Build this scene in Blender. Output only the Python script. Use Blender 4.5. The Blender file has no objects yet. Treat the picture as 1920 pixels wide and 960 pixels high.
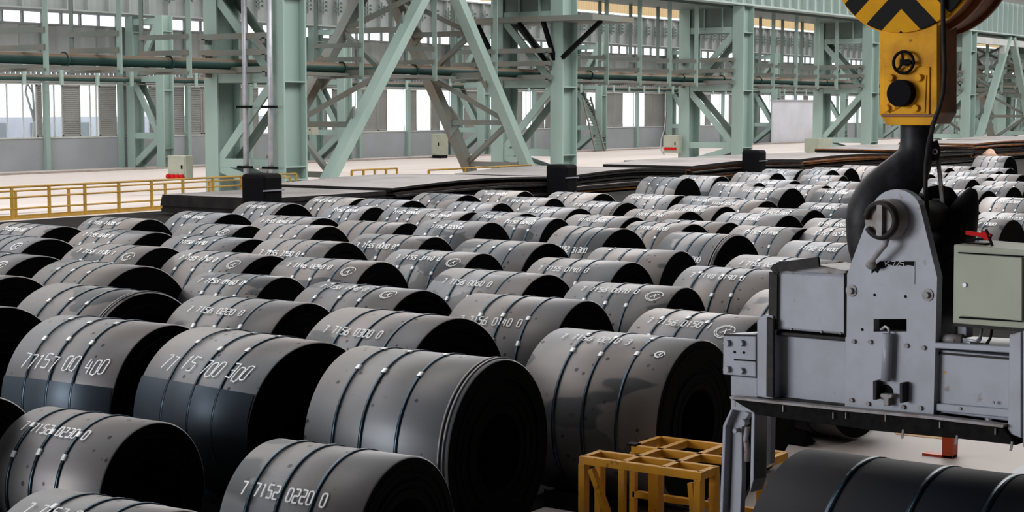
import bpy, math, random
from mathutils import Vector, Matrix
random.seed(7)
C = bpy.context.scene.collection
SC = bpy.context.scene

# ------------------------------------------------------------------ camera
H, FPX, VH, PU, PV = 4.1, 3146.0, 203.0, 960.0, 480.0
YAW = math.atan2(2140, FPX)            # view direction measured from +X (the length of the hall)
PIT = math.atan2(PV - VH, FPX)
FW = (math.cos(YAW), math.sin(YAW)); RT = (math.sin(YAW), -math.cos(YAW))
cam_d = bpy.data.cameras.new('camera'); cam = bpy.data.objects.new('camera', cam_d); C.objects.link(cam)
cam.location = (0, 0, H)
cam.rotation_euler = (math.pi/2 - PIT, 0, YAW - math.pi/2)
cam_d.sensor_width = 36; cam_d.lens = 36*FPX/1920; cam_d.clip_end = 2000
SC.camera = cam

# ------------------------------------------------------------------ world, light, exposure
w = bpy.data.worlds.new('overcast'); SC.world = w; w.use_nodes = True
w.node_tree.nodes['Background'].inputs[0].default_value = (0.93, 0.96, 1.0, 1)
w.node_tree.nodes['Background'].inputs[1].default_value = 2.2
SC.view_settings.view_transform = 'Standard'; SC.view_settings.look = 'None'
SC.view_settings.exposure = 0.0; SC.view_settings.gamma = 1.0
SC.view_settings.use_curve_mapping = False
def overhead_light(name, x0, x1, y0, y1, z, power, col=(1, .98, .96)):
    l = bpy.data.lights.new(name, 'AREA'); l.shape = 'RECTANGLE'; l.size = x1-x0; l.size_y = y1-y0
    l.energy = power; l.color = col
    o = bpy.data.objects.new(name, l); C.objects.link(o); o.location = ((x0+x1)/2, (y0+y1)/2, z)
    return o
# daylight falling through the long roof lights of the three bays, and one added fill strip
overhead_light('roof_or_fill_light', -10, 330, 58, 84, 23.5, 72000)
overhead_light('roof_or_fill_light', -10, 40, 28, 48, 23.5, 9000)
overhead_light('roof_or_fill_light', 40, 170, 24, 40, 23.5, 46000)
overhead_light('roof_or_fill_light', 170, 330, 28, 48, 23.5, 30000)
overhead_light('roof_or_fill_light', 20, 70, -9, 1, 23.5, 1500)  # added strip over the near aisle, brightens the floor under the beam
overhead_light('roof_or_fill_light', 0, 300, 10, 16, 23.5, 16000)

# area light added behind and left of the viewer, to brighten the lifting beam
gl = bpy.data.lights.new('left_end_fill_light', 'AREA'); gl.shape = 'RECTANGLE'; gl.size = 34; gl.size_y = 15; gl.energy = 25000; gl.color = (.93, .96, 1)
go = bpy.data.objects.new('left_end_fill_light', gl); C.objects.link(go); go.location = (-38.5, 41, 9.5); go.rotation_euler = (0, -math.pi/2, 0)
go.rotation_euler = Vector((1, 0, 0)).to_track_quat('-Z', 'Y').to_euler()

# ------------------------------------------------------------------ projection helpers (1920x960 pixel -> point in the hall)
def ray(u, v):
    x = (u-PU)/FPX; y = (PV-v)/FPX
    f = math.cos(PIT)+y*math.sin(PIT); z = -math.sin(PIT)+y*math.cos(PIT)
    return Vector((FW[0]*f+RT[0]*x, FW[1]*f+RT[1]*x, z))
CAM = Vector((0, 0, H))
def at_z(u, v, z): d = ray(u, v); return CAM + d*((z-H)/d.z)
def at_y(u, v, y): d = ray(u, v); return CAM + d*(y/d.y)
def at_x(u, v, x): d = ray(u, v); return CAM + d*(x/d.x)

# ------------------------------------------------------------------ mesh builder
class MB:
    def __init__(s): s.v = []; s.f = []; s.sm = []
    def add(s, vs, fs, smooth=False):
        b = len(s.v); s.v += [Vector(p) for p in vs]; s.f += [tuple(b+i for i in f) for f in fs]; s.sm += [smooth]*len(fs); return s
    def box(s, x0, x1, y0, y1, z0, z1):
        return s.add([(x0,y0,z0),(x1,y0,z0),(x1,y1,z0),(x0,y1,z0),(x0,y0,z1),(x1,y0,z1),(x1,y1,z1),(x0,y1,z1)],
                     [(0,3,2,1),(4,5,6,7),(0,1,5,4),(1,2,6,5),(2,3,7,6),(3,0,4,7)])
    def bar(s, p, q, a, b, up=(0,0,1)):
        p = Vector(p); q = Vector(q); d = (q-p).normalized(); up = Vector(up)
        if abs(d.dot(up)) > .98: up = Vector((1,0,0))
        x = d.cross(up).normalized()*a/2; y = x.cross(d).normalized()*b/2
        vs = [p-x-y,p+x-y,p+x+y,p-x+y,q-x-y,q+x-y,q+x+y,q-x+y]
        return s.add(vs, [(0,1,2,3),(7,6,5,4),(0,4,5,1),(1,5,6,2),(2,6,7,3),(3,7,4,0)])
    def tube(s, pts, r, n=10, cap=True, closed=False):
        pts = [Vector(p) for p in pts]; rs = r if isinstance(r, (list, tuple)) else [r]*len(pts)
        N = len(pts); vs = []; prev = None
        for i, p in enumerate(pts):
            if closed: d = (pts[(i+1) % N]-pts[i-1]).normalized()
            else: d = (pts[min(i+1,N-1)]-pts[max(i-1,0)]).normalized()
            if prev is None:
                up = Vector((0,0,1)) if abs(d.z) < .9 else Vector((1,0,0)); x = d.cross(up).normalized()
            else: x = (prev - d*prev.dot(d)).normalized()
            prev = x; y = d.cross(x)
            rr = rs[i]; ra, rb = rr if isinstance(rr, tuple) else (rr, rr)
            vs += [p + x*math.cos(t)*ra + y*math.sin(t)*rb for t in [2*math.pi*k/n for k in range(n)]]
        fs = []
        for i in range(N if closed else N-1):
            j = (i+1) % N
            for k in range(n): fs.append((i*n+k, i*n+(k+1) % n, j*n+(k+1) % n, j*n+k))
        s.add(vs, fs, True)
        if cap and not closed:
            b = len(s.v)-len(vs)
            s.f += [tuple(b+k for k in reversed(range(n))), tuple(b+(N-1)*n+k for k in range(n))]; s.sm += [False]*2
        return s
    def prism(s, poly, h, smooth=False):
        # poly: points (Vector) in a plane, h: extrusion Vector
        n = len(poly); poly = [Vector(p) for p in poly]; h = Vector(h)
        s.add(poly+[p+h for p in poly], [tuple(reversed(range(n))), tuple(range(n, 2*n))])
        b = len(s.v)-2*n
        for k in range(n): s.f.append((b+k, b+(k+1) % n, b+n+(k+1) % n, b+n+k)); s.sm.append(smooth)
        return s
    def disc(s, c, axis, r, h, n=20): return s.tube([Vector(c), Vector(c)+Vector(axis).normalized()*h], r, n)
    def build(s, name, mat, root=None, bevel=0, local=False, **kw):
        m = bpy.data.meshes.new(name); inv = None
        vs = s.v
        if root is not None and not local:
            r = root; M = Matrix.Identity(4)
            while r is not None: M = Matrix.LocRotScale(r.location, r.rotation_euler, None) @ M; r = r.parent
            inv = M.inverted(); vs = [inv @ p for p in vs]
        m.from_pydata([tuple(p) for p in vs], [], s.f); m.polygons.foreach_set('use_smooth', s.sm)
        m.materials.append(mat); m.update()
        o = bpy.data.objects.new(name, m); C.objects.link(o); o.parent = root
        if bevel:
            bm = o.modifiers.new('bevel', 'BEVEL'); bm.width = bevel; bm.segments = 2; bm.limit_method = 'ANGLE'
        for k, x in kw.items(): o[k] = x
        return o
def thing(name, label, cat, loc=(0,0,0), rz=0, group=None):
    o = bpy.data.objects.new(name, None); C.objects.link(o); o.location = loc; o.rotation_euler = (0,0,rz)
    o.empty_display_size = .3; o['label'] = label; o['category'] = cat
    if group: o['group'] = group
    return o
def tag(o, label, cat, group=None):
    o['label'] = label; o['category'] = cat
    if group: o['group'] = group
    return o
def struct(mb, name, mat, root=None): 
    o = mb.build(name, mat, root)
    if root is None: o['kind'] = 'structure'
    return o
def struct_root(name, loc):
    o = bpy.data.objects.new(name, None); C.objects.link(o); o.location = loc; o['kind'] = 'structure'; return o

# ------------------------------------------------------------------ materials
def nd(nt, t, **kw):
    n = nt.nodes.new(t)
    for k, x in kw.items():
        if k in ('operation','data_type','blend_type','noise_dimensions','feature','bands_direction','wave_type','distance'): setattr(n, k, x)
        else: n.inputs[k].default_value = x
    return n
def mat(name, col, rough=.6, metal=0, col2=None, scale=2.0, amount=.5, bump=0, rust=0, rustcol=(.12,.045,.02), coords='Object', stretch=(1,1,1), detail=5, lo=.4, hi=.65, spec=.5, rnd=0):
    m = bpy.data.materials.new(name); m.use_nodes = True; nt = m.node_tree; b = nt.nodes['Principled BSDF']; L = nt.links.new
    b.inputs['Roughness'].default_value = rough; b.inputs['Metallic'].default_value = metal
    b.inputs['Specular IOR Level'].default_value = spec
    tc = nd(nt, 'ShaderNodeTexCoord'); mp = nd(nt, 'ShaderNodeMapping', Scale=stretch); L(tc.outputs[coords], mp.inputs[0])
    c2 = col2 or tuple(x*.7 for x in col)
    nz = nd(nt, 'ShaderNodeTexNoise', Scale=scale, Detail=detail); L(mp.outputs[0], nz.inputs['Vector'])
    mr = nd(nt, 'ShaderNodeMapRange'); mr.inputs[1].default_value = lo; mr.inputs[2].default_value = hi; mr.inputs[4].default_value = amount
    L(nz.outputs[0], mr.inputs[0])
    mx = nd(nt, 'ShaderNodeMix', data_type='RGBA'); mx.inputs[6].default_value = (*col,1); mx.inputs[7].default_value = (*c2,1)
    L(mr.outputs[0], mx.inputs[0]); out = mx.outputs[2]
    if rust:
        n2 = nd(nt, 'ShaderNodeTexNoise', Scale=scale*2.3, Detail=8); L(mp.outputs[0], n2.inputs['Vector'])
        r2 = nd(nt, 'ShaderNodeMapRange'); r2.inputs[1].default_value = .72-rust*.25; r2.inputs[2].default_value = .80-rust*.2; L(n2.outputs[0], r2.inputs[0])
        m2 = nd(nt, 'ShaderNodeMix', data_type='RGBA'); m2.inputs[7].default_value = (*rustcol,1); L(out, m2.inputs[6]); L(r2.outputs[0], m2.inputs[0]); out = m2.outputs[2]
    if rnd:
        oi = nd(nt, 'ShaderNodeObjectInfo'); mm = nd(nt, 'ShaderNodeMapRange'); mm.inputs[3].default_value = 1-rnd; mm.inputs[4].default_value = 1+rnd
        L(oi.outputs['Random'], mm.inputs[0]); vm = nd(nt, 'ShaderNodeVectorMath', operation='SCALE'); L(out, vm.inputs[0]); L(mm.outputs[0], vm.inputs['Scale']); out = vm.outputs[0]
    L(out, b.inputs['Base Color'])
    if bump:
        bp = nd(nt, 'ShaderNodeBump', Strength=bump, Distance=.02); L(nz.outputs[0], bp.inputs['Height']); L(bp.outputs[0], b.inputs['Normal'])
    return m
MINT = (.27,.365,.33)
M = {}
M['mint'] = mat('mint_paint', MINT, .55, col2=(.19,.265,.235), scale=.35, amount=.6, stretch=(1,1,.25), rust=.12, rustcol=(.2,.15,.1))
M['mint_dark'] = mat('dark_green_paint', (.12,.16,.14), .6, scale=.5)  # darker green, used on rear and inner members
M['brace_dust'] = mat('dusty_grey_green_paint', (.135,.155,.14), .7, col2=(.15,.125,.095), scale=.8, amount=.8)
M['girder'] = mat('pale_girder_paint', (.36,.44,.415), .55, col2=(.36,.44,.43), scale=.3)
M['girder_far'] = mat('far_girder_paint', (.25,.275,.27), .6, col2=(.2,.215,.21), scale=.3)
M['plaster'] = mat('grey_plaster', (.31,.33,.35), .85, col2=(.24,.255,.265), scale=.25, amount=.7)
M['cladding'] = mat('grey_cladding', (.25,.265,.26), .6, col2=(.20,.215,.21), scale=.2)
M['louvre'] = mat('warm_grey_louvre', (.27,.265,.245), .6, scale=.6)
M['frame_w'] = mat('pale_frame', (.5,.52,.5), .6)
M['pipe'] = mat('green_pipe_paint', (.014,.05,.04), .5, scale=1.5)
def dust_on_top(m, col):
    # settled brown dust lies on the upper side of the pipe
    nt = m.node_tree; L = nt.links.new; b = nt.nodes['Principled BSDF']; src = b.inputs['Base Color'].links[0].from_socket
    g = nd(nt, 'ShaderNodeNewGeometry'); sp = nd(nt, 'ShaderNodeSeparateXYZ'); L(g.outputs['Normal'], sp.inputs[0])
    n = nd(nt, 'ShaderNodeTexNoise', Scale=1.2, Detail=5); a = nd(nt, 'ShaderNodeMath', operation='ADD'); L(sp.outputs[2], a.inputs[0]); L(n.outputs[0], a.inputs[1])
    q = nd(nt, 'ShaderNodeMapRange'); q.inputs[1].default_value = .75; q.inputs[2].default_value = .95; L(a.outputs[0], q.inputs[0])
    x = nd(nt, 'ShaderNodeMix', data_type='RGBA'); L(q.outputs[0], x.inputs[0]); L(src, x.inputs[6]); x.inputs[7].default_value = (*col,1); L(x.outputs[2], b.inputs['Base Color'])
dust_on_top(M['pipe'], (.17,.125,.085))
M['galv'] = mat('galvanised_steel', (.42,.43,.47), .45, metal=.4, scale=3)
M['yellow'] = mat('yellow_paint', (.50,.225,.010), .6, spec=.2, col2=(.33,.16,.02), scale=6, rust=.3)
M['yellow_rail'] = mat('railing_yellow_paint', (.36,.20,.015), .55, col2=(.22,.13,.02), scale=3)
M['black'] = mat('black_paint', (.005,.005,.006), .7, spec=.06, scale=3)
M['dark_hall'] = mat('dark_sheeting', (.03,.032,.034), .9, spec=.1)
M['grey_m'] = mat('blue_grey_machine_paint', (.27,.285,.335), .42, col2=(.22,.225,.255), scale=5, amount=.7, rust=.2, rustcol=(.14,.11,.09), bump=.05)
M['grey_dirty'] = mat('worn_grey_paint', (.24,.23,.24), .5, col2=(.14,.11,.09), scale=9, amount=.9, rust=.35)
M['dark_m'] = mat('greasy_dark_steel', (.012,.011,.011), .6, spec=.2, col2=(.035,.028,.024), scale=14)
M['rubber'] = mat('black_lining', (.006,.006,.006), .9, spec=.08, col2=(.013,.012,.011), scale=20, amount=.7)
M['beige'] = mat('beige_cabinet_paint', (.36,.375,.30), .6, spec=.25, col2=(.29,.30,.24), scale=2)
M['red'] = mat('red_paint', (.5,.01,.01), .7, spec=.1)
M['orange'] = mat('orange_paint', (.6,.07,.01), .5)
M['white'] = mat('white_door_paint', (.60,.61,.66), .6, scale=.3)
M['chalk'] = mat('white_marking_paint', (.88,.89,.9), .8, col2=(.55,.55,.56), scale=45, amount=.5)
M['strap'] = mat('blued_steel_strap', (.05,.08,.11), .30, metal=.9, scale=4)
M['seal'] = mat('bright_strap_seal', (.8,.83,.86), .35, metal=.3)
M['rubble'] = mat('pale_dunnage', (.5,.33,.24), .8, col2=(.2,.08,.04), scale=3)
M['concrete_kerb'] = mat('kerb_concrete', (.36,.31,.28), .9)

def floor_mat():
    m = mat('hall_concrete', (.60,.53,.50), .62, col2=(.50,.435,.40), scale=.12, amount=.8, detail=8, stretch=(.35,1.6,1), bump=.0)
    nt = m.node_tree; L = nt.links.new; b = nt.nodes['Principled BSDF']
    src = b.inputs['Base Color'].links[0].from_socket
    tc = nd(nt, 'ShaderNodeTexCoord'); n = nd(nt, 'ShaderNodeTexNoise', Scale=.5, Detail=4); mp = nd(nt, 'ShaderNodeMapping', Scale=(.12,1.2,1))
    L(tc.outputs['Object'], mp.inputs[0]); L(mp.outputs[0], n.inputs['Vector'])
    r = nd(nt, 'ShaderNodeMapRange'); r.inputs[1].default_value = .66; r.inputs[2].default_value = .70; r.inputs[4].default_value = .75; L(n.outputs[0], r.inputs[0])
    mx = nd(nt, 'ShaderNodeMix', data_type='RGBA'); mx.inputs[7].default_value = (.25,.21,.19,1); L(src, mx.inputs[6]); L(r.outputs[0], mx.inputs[0])
    L(mx.outputs[2], b.inputs['Base Color'])
    return m
M['floor'] = floor_mat()

def coil_mat():
    m = bpy.data.materials.new('hot_rolled_steel'); m.use_nodes = True; nt = m.node_tree; b = nt.nodes['Principled BSDF']; L = nt.links.new
    tc = nd(nt, 'ShaderNodeTexCoord'); oi = nd(nt, 'ShaderNodeObjectInfo')
    off = nd(nt, 'ShaderNodeVectorMath', operation='SCALE'); cv = nd(nt, 'ShaderNodeCombineXYZ')
    rm = nd(nt, 'ShaderNodeMath', operation='MULTIPLY'); rm.inputs[1].default_value = 57.0; L(oi.outputs['Random'], rm.inputs[0])
    for i in range(3): L(rm.outputs[0], cv.inputs[i])
    ad = nd(nt, 'ShaderNodeVectorMath', operation='ADD'); L(tc.outputs['Object'], ad.inputs[0]); L(cv.outputs[0], ad.inputs[1])
    def noise(scale, det, st=(1,1,1)):
        mp = nd(nt, 'ShaderNodeMapping', Scale=st); L(ad.outputs[0], mp.inputs[0]); n = nd(nt, 'ShaderNodeTexNoise', Scale=scale, Detail=det); L(mp.outputs[0], n.inputs['Vector']); return n.outputs[0]
    def rng(s, a, c, o0=0., o1=1.):
        r = nd(nt, 'ShaderNodeMapRange'); r.inputs[1].default_value=a; r.inputs[2].default_value=c; r.inputs[3].default_value=o0; r.inputs[4].default_value=o1; L(s, r.inputs[0]); return r.outputs[0]
    def mix(f, a, c):
        x = nd(nt, 'ShaderNodeMix', data_type='RGBA'); L(f, x.inputs[0])
        for s, q in ((a,6),(c,7)):
            if isinstance(s, tuple): x.inputs[q].default_value = (*s,1)
            else: L(s, x.inputs[q])
        return x.outputs[2]
    hue = mix(rng(noise(.9,4,(1,.5,1)),.35,.65), (.205,.182,.172), (.168,.176,.192))
    # dark damp patches with a sharp wavy edge on the lower flanks
    patch = mix(rng(noise(1.1,3,(1,.45,.9)),.585,.60), hue, (.075,.078,.085))
    # tide line: oil and water stain with a wavy edge, at a height of its own on each coil
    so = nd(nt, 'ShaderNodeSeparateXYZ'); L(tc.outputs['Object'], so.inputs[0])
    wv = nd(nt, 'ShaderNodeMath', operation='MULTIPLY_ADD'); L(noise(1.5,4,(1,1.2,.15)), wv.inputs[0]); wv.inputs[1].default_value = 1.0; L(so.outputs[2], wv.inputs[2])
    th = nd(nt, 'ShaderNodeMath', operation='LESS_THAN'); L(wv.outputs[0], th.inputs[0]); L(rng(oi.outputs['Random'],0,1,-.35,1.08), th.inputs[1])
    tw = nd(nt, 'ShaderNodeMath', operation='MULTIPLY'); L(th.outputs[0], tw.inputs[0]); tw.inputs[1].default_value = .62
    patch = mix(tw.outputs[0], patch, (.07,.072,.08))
    vz = nd(nt, 'ShaderNodeTexVoronoi', Scale=7.0); L(ad.outputs[0], vz.inputs['Vector'])
    n4 = noise(3.0,2)
    msk = nd(nt, 'ShaderNodeMath', operation='MULTIPLY'); L(rng(vz.outputs['Distance'],.13,.19,1,0), msk.inputs[0]); L(rng(n4,.46,.52), msk.inputs[1])
    spots = mix(msk.outputs[0], patch, (.05,.045,.045))
    vv = nd(nt, 'ShaderNodeVectorMath', operation='SCALE'); L(spots, vv.inputs[0]); L(rng(oi.outputs['Random'],0,1,.8,1.15), vv.inputs['Scale'])
    L(vv.outputs[0], b.inputs['Base Color'])
    b.inputs['Metallic'].default_value = .55
    L(rng(noise(2.5,5,(1,.25,1)),.3,.7,.42,.56), b.inputs['Roughness'])
    bp = nd(nt, 'ShaderNodeBump', Strength=.12, Distance=.01); L(noise(1.6,2,(1,.3,1)), bp.inputs['Height']); L(bp.outputs[0], b.inputs['Normal'])
    return m
M['coil'] = coil_mat()
M['coil_shaded'] = mat('shaded_blue_black_steel', (.008,.011,.018), .65, spec=.12, col2=(.028,.024,.022), scale=1.2, amount=.5)  # held coil; the lifting beam's shadow is put into the colour
M['coil_tail'] = mat('blue_scale_steel', (.06,.08,.105), .46, metal=.5, col2=(.04,.05,.065), scale=1.5, amount=.8, stretch=(1,.3,1))
M['shade_sheet'] = mat('black_shade_sheet', (.012,.011,.011), .9, spec=.1, col2=(.03,.027,.025), scale=1.5)  # near-black sheet colour, holds the shade under and between the coils
M['coil_face'] = mat('dark_coil_edge', (.006,.0058,.006), .8, spec=.05, metal=0, scale=5)  # coil ends: their own dark edge plus the shade of the unlit side
M['plate_top'] = mat('mill_scale_plate', (.40,.37,.37), .5, metal=.25, col2=(.26,.235,.225), scale=.5, amount=.8, rnd=.3)
M['edge_dark'] = mat('dark_plate_edge', (.012,.011,.012), .7, spec=.15, scale=2, col2=(.03,.025,.02))
M['edge_rust'] = mat('rusty_plate_edge', (.20,.075,.02), .8, spec=.15, scale=1.2, col2=(.05,.02,.01), amount=.9)
M['plate_rust'] = mat('rusty_plate', (.11,.045,.018), .7, metal=.1, col2=(.02,.014,.012), scale=.6, amount=.9, rnd=.3, stretch=(.3,1,3))

def glass():
    m = bpy.data.materials.new('window_glass'); m.use_nodes = True; nt = m.node_tree; nt.nodes.remove(nt.nodes['Principled BSDF'])
    t = nd(nt, 'ShaderNodeBsdfTransparent', Color=(.95,.97,.97,1)); g = nd(nt, 'ShaderNodeBsdfGlossy', Roughness=.05); x = nd(nt, 'ShaderNodeMixShader', Fac=.06)
    nt.links.new(t.outputs[0], x.inputs[1]); nt.links.new(g.outputs[0], x.inputs[2]); nt.links.new(x.outputs[0], nt.nodes['Material Output'].inputs[0]); return m
M['glass'] = glass()
def translucent(name, col):
    m = bpy.data.materials.new(name); m.use_nodes = True; nt = m.node_tree; nt.nodes.remove(nt.nodes['Principled BSDF'])
    t = nd(nt, 'ShaderNodeBsdfTranslucent', Color=(*col,1)); g = nd(nt, 'ShaderNodeBsdfDiffuse', Color=(*col,1)); x = nd(nt, 'ShaderNodeMixShader', Fac=.45)
    nt.links.new(t.outputs[0], x.inputs[1]); nt.links.new(g.outputs[0], x.inputs[2]); nt.links.new(x.outputs[0], nt.nodes['Material Output'].inputs[0]); return m
M['rooflight_orange'] = translucent('aged_translucent_sheet', (.55,.40,.22))
M['rooflight_pale'] = translucent('pale_translucent_sheet', (.50,.55,.53))

def stripe_mat():
    # hazard chevrons, painted on the sheave guard (object x across, z up)
    m = bpy.data.materials.new('hazard_chevrons'); m.use_nodes = True; nt = m.node_tree; b = nt.nodes['Principled BSDF']; L = nt.links.new
    tc = nd(nt, 'ShaderNodeTexCoord'); sp = nd(nt, 'ShaderNodeSeparateXYZ'); L(tc.outputs['Object'], sp.inputs[0])
    ab = nd(nt, 'ShaderNodeMath', operation='ABSOLUTE'); L(sp.outputs[0], ab.inputs[0])
    s = nd(nt, 'ShaderNodeMath', operation='ADD'); L(ab.outputs[0], s.inputs[0]); L(sp.outputs[2], s.inputs[1])
    a = nd(nt, 'ShaderNodeMath', operation='ADD'); L(s.outputs[0], a.inputs[0]); a.inputs[1].default_value = 5.0+.034
    d = nd(nt, 'ShaderNodeMath', operation='DIVIDE'); L(a.outputs[0], d.inputs[0]); d.inputs[1].default_value = .262
    fr = nd(nt, 'ShaderNodeMath', operation='FRACT'); L(d.outputs[0], fr.inputs[0])
    lt = nd(nt, 'ShaderNodeMath', operation='LESS_THAN'); L(fr.outputs[0], lt.inputs[0]); lt.inputs[1].default_value = .53
    nz = nd(nt, 'ShaderNodeTexNoise', Scale=9, Detail=5); L(tc.outputs['Object'], nz.inputs['Vector'])
    y = nd(nt, 'ShaderNodeMix', data_type='RGBA'); y.inputs[6].default_value = (.74,.36,.006,1); y.inputs[7].default_value = (.45,.21,.01,1); L(nz.outputs[0], y.inputs[0])
    x = nd(nt, 'ShaderNodeMix', data_type='RGBA'); L(lt.outputs[0], x.inputs[0]); L(y.outputs[2], x.inputs[6]); x.inputs[7].default_value = (.008,.008,.008,1)
    L(x.outputs[2], b.inputs['Base Color']); b.inputs['Roughness'].default_value = .65; b.inputs['Specular IOR Level'].default_value = .1
    return m
M['chevron'] = stripe_mat()
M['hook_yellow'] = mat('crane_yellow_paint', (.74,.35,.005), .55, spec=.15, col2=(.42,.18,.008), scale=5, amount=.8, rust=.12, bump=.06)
M['hook_orange'] = mat('greasy_shaded_orange', (.20,.055,.006), .55, col2=(.05,.015,.004), scale=4, amount=.9)  # dark orange of the drum; on the block side it paints in shade
M['hook_black'] = mat('black_forged_steel', (.008,.008,.010), .5, spec=.22, col2=(.035,.035,.045), scale=7, amount=.6, bump=.25, lo=.5, hi=.7)

# ================================================================== THE SHELL
XL, XR, YN, YW, ZC = -40.0, 430.0, -16.0, 88.3, 24.0
struct(MB().box(XL-1, XR+1, YN-1, YW+1, -.3, 0), 'floor', M['floor'])
struct(MB().box(XL-1, XR+1, YN-1, YW+1, ZC, ZC+.3), 'ceiling', M['dark_hall'])
struct(MB().box(XL-1, XR+1, YN-1, YN, 0, ZC), 'wall_near', M['dark_hall'])
struct(MB().box(XL-1, XL, YN, YW, 0, ZC), 'wall_left', M['dark_hall'])
struct(MB().box(XR, XR+1, YN, YW, 0, ZC), 'wall_right', M['cladding'])
XW0, XW1 = 40.0, 430.0
struct(MB().box(XL, XW0, YW, YW+.4, 0, ZC), 'wall_far_left', M['cladding'])
struct(MB().box(XW0, XW1, YW, YW+.4, 0, 2.1), 'wall_far', M['plaster'])
mb = MB()
mb.box(XW0, XW1, YW+.02, YW+.38, 5.75, 6.35)
# corrugated sheeting above the window band
def corrug(mb, x0, x1, y, z0, z1, pitch=.9, depth=.16):
    x = x0; vs = []; 
    while x < x1:
        for dx, dy in ((0,0),(.35,0),(.45,-1),(.9,-1)): vs.append((x+dx*pitch, y+dy*depth))
        x += pitch
    n = len(vs); mb.add([(a,b,z0) for a,b in vs]+[(a,b,z1) for a,b in vs], [(k,k+1,n+k+1,n+k) for k in range(n-1)])
corrug(mb, XW0, XW1, YW+.2, 6.5, 9.65, 2.2, .14)
mb.box(XW0, XW1, YW+.25, YW+.38, 6.5, 9.65)
mb.box(XW0, XW1, YW, YW+.38, 13.2, 13.32); mb.box(XW0, XW1, YW-.05, YW+.38, 9.6, 9.7)
struct(mb, 'wall_far_upper', M['cladding'])
for i, (z0, z1, mm) in enumerate(((13.8,15.1,'rooflight_orange'),(15.15,19,'rooflight_pale'))):
    mb = MB(); corrug(mb, 60, XW1, YW+.2, z0, z1, .5, .07); struct(mb, 'wall_far_rooflight_%d' % (i+1), M[mm])
struct(MB().box(XW0, XW1, YW, YW+.3, 19, ZC), 'wall_far_top', M['cladding'])
# slots above the windows and clerestory: posts stay, panes between
mb = MB(); x = XW0
while x < 330: mb.box(x, x+.16, YW+.05, YW+.3, 6.35, 6.5); x += .42
o = struct(mb, 'trim_1', M['cladding'])

# window band: three thirds to a bay
rootw = None
def slat_panel(mb, x0, x1, z0, z1, y):
    fr = .07
    mb.box(x0,x0+fr,y-.05,y+.05,z0,z1); mb.box(x1-fr,x1,y-.05,y+.05,z0,z1); mb.box(x0,x1,y-.05,y+.05,z0,z0+.1); mb.box(x0,x1,y-.05,y+.05,z1-.1,z1)
    z = z0+.1
    while z < z1-.1:
        mb.add([(x0+fr,y-.05,z),(x1-fr,y-.05,z),(x1-fr,y+.04,z+.15),(x0+fr,y+.04,z+.15)], [(0,1,2,3)]); z += .13
PILX = [71.5-6.66*3+6.66*k for k in range(40)]
pats = {3:"L.15 G.05 G.18 G.16 G.21 G.18 L.07", 4:"G.11 G.11 L.25 G.15 G.09 G.04 L.25", 5:"L.35 G.1 L.25 L.3", 6:"L.22 L.04 L.34 G.06 L.34", 7:"L.15 G.27 G.2 L.38", 8:"L.4 G.12 L.28 G.2", 9:"L.4 L.2 G.4",
        10:"L.2 G.35 L.2 G.25", 11:"G.3 L.45 G.25", 12:"L.3 G.25 L.2 G.12 G.13", 13:"L.3 G.05 L.3 G.05 L.3", 14:"L.5 G.3 L.2",15:"L.3 L.3 G.4",16:"G.3 L.2 L.5",17:"L.2 G.4 L.1 G.3",18:"G.4 L.2 G.4",19:"G.3 L.35 G.35",20:"G.35 L.2 G.45",21:"L.3 L.3 G.4",22:"G.45 L.2 G.35"}
X0PIL = 74.79
mbp = MB()
wn = 1
for k in range(-2, 36):
    x0 = X0PIL + 6.5*(k-1); x1 = x0+6.5
    if x1 < 44: continue
    if x0 > 290: break
    pil = struct_root('trim_%d' % (wn+1), (x0, YW-.3, 0))
    MB().box(x0-.17, x0+.17, YW-.32, YW-.02, 0, 9.6).build('post', M['mint'], pil)
    wr = struct_root('window_%d' % wn, (x0, YW, 2.1)); wn += 1
    pat = pats.get(k+3, random.choice(["L.3 G.2 L.25 G.25","G.3 L.3 G.2 L.2","L.35 G.3 L.35","G.25 L.25 G.5"])).split()
    lo, hi = x0+.2, x1-.2; tot = sum(float(p[1:]) for p in pat); x = lo
    mbl = MB(); mbf = MB()
    mbf.box(lo,hi,YW-.06,YW+.2,2.1,2.2); mbf.box(lo,hi,YW+.02,YW+.2,5.65,5.75)
    if 200 < x0 < 214: pat = ["G1"]; tot = 1
    for p in pat:
        ww = (hi-lo)*float(p[1:])/tot
        if p[0] == 'L': slat_panel(mbl, x, x+ww, 2.2, 5.65, YW+.05)
        else:
            mbf.box(x,x+.05,YW+.05,YW+.12,2.2,5.65); mbf.box(x+ww-.05,x+ww,YW+.05,YW+.12,2.2,5.65)
            MB().box(x+.05,x+ww-.05,YW+.08,YW+.09,2.2,5.65).build('pane', M['glass'], wr)
        x += ww
    if mbl.v: mbl.build('louvre_panel', M['louvre'], wr)
    mbf.build('window_frame', M['frame_w'], wr)
    # clerestory lights of this third
    cl = struct_root('window_%d' % (wn+60), (x0, YW, 9.7))
    mbc = MB(); n = 4
    for j in range(n):
        a = x0+6.5*j/n; mbc.box(a,a+.13,YW+.05,YW+.25,9.7,10.45)
        MB().box(a+.13,a+6.5/n,YW+.12,YW+.13,9.7,10.45).build('pane', M['glass'], cl)
    mbc.build('window_frame', M['cladding'], cl)
struct(MB().box(XW0,XW1,YW-.7,YW+.3,10.42,10.5), 'trim_60', M['cladding'])

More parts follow.
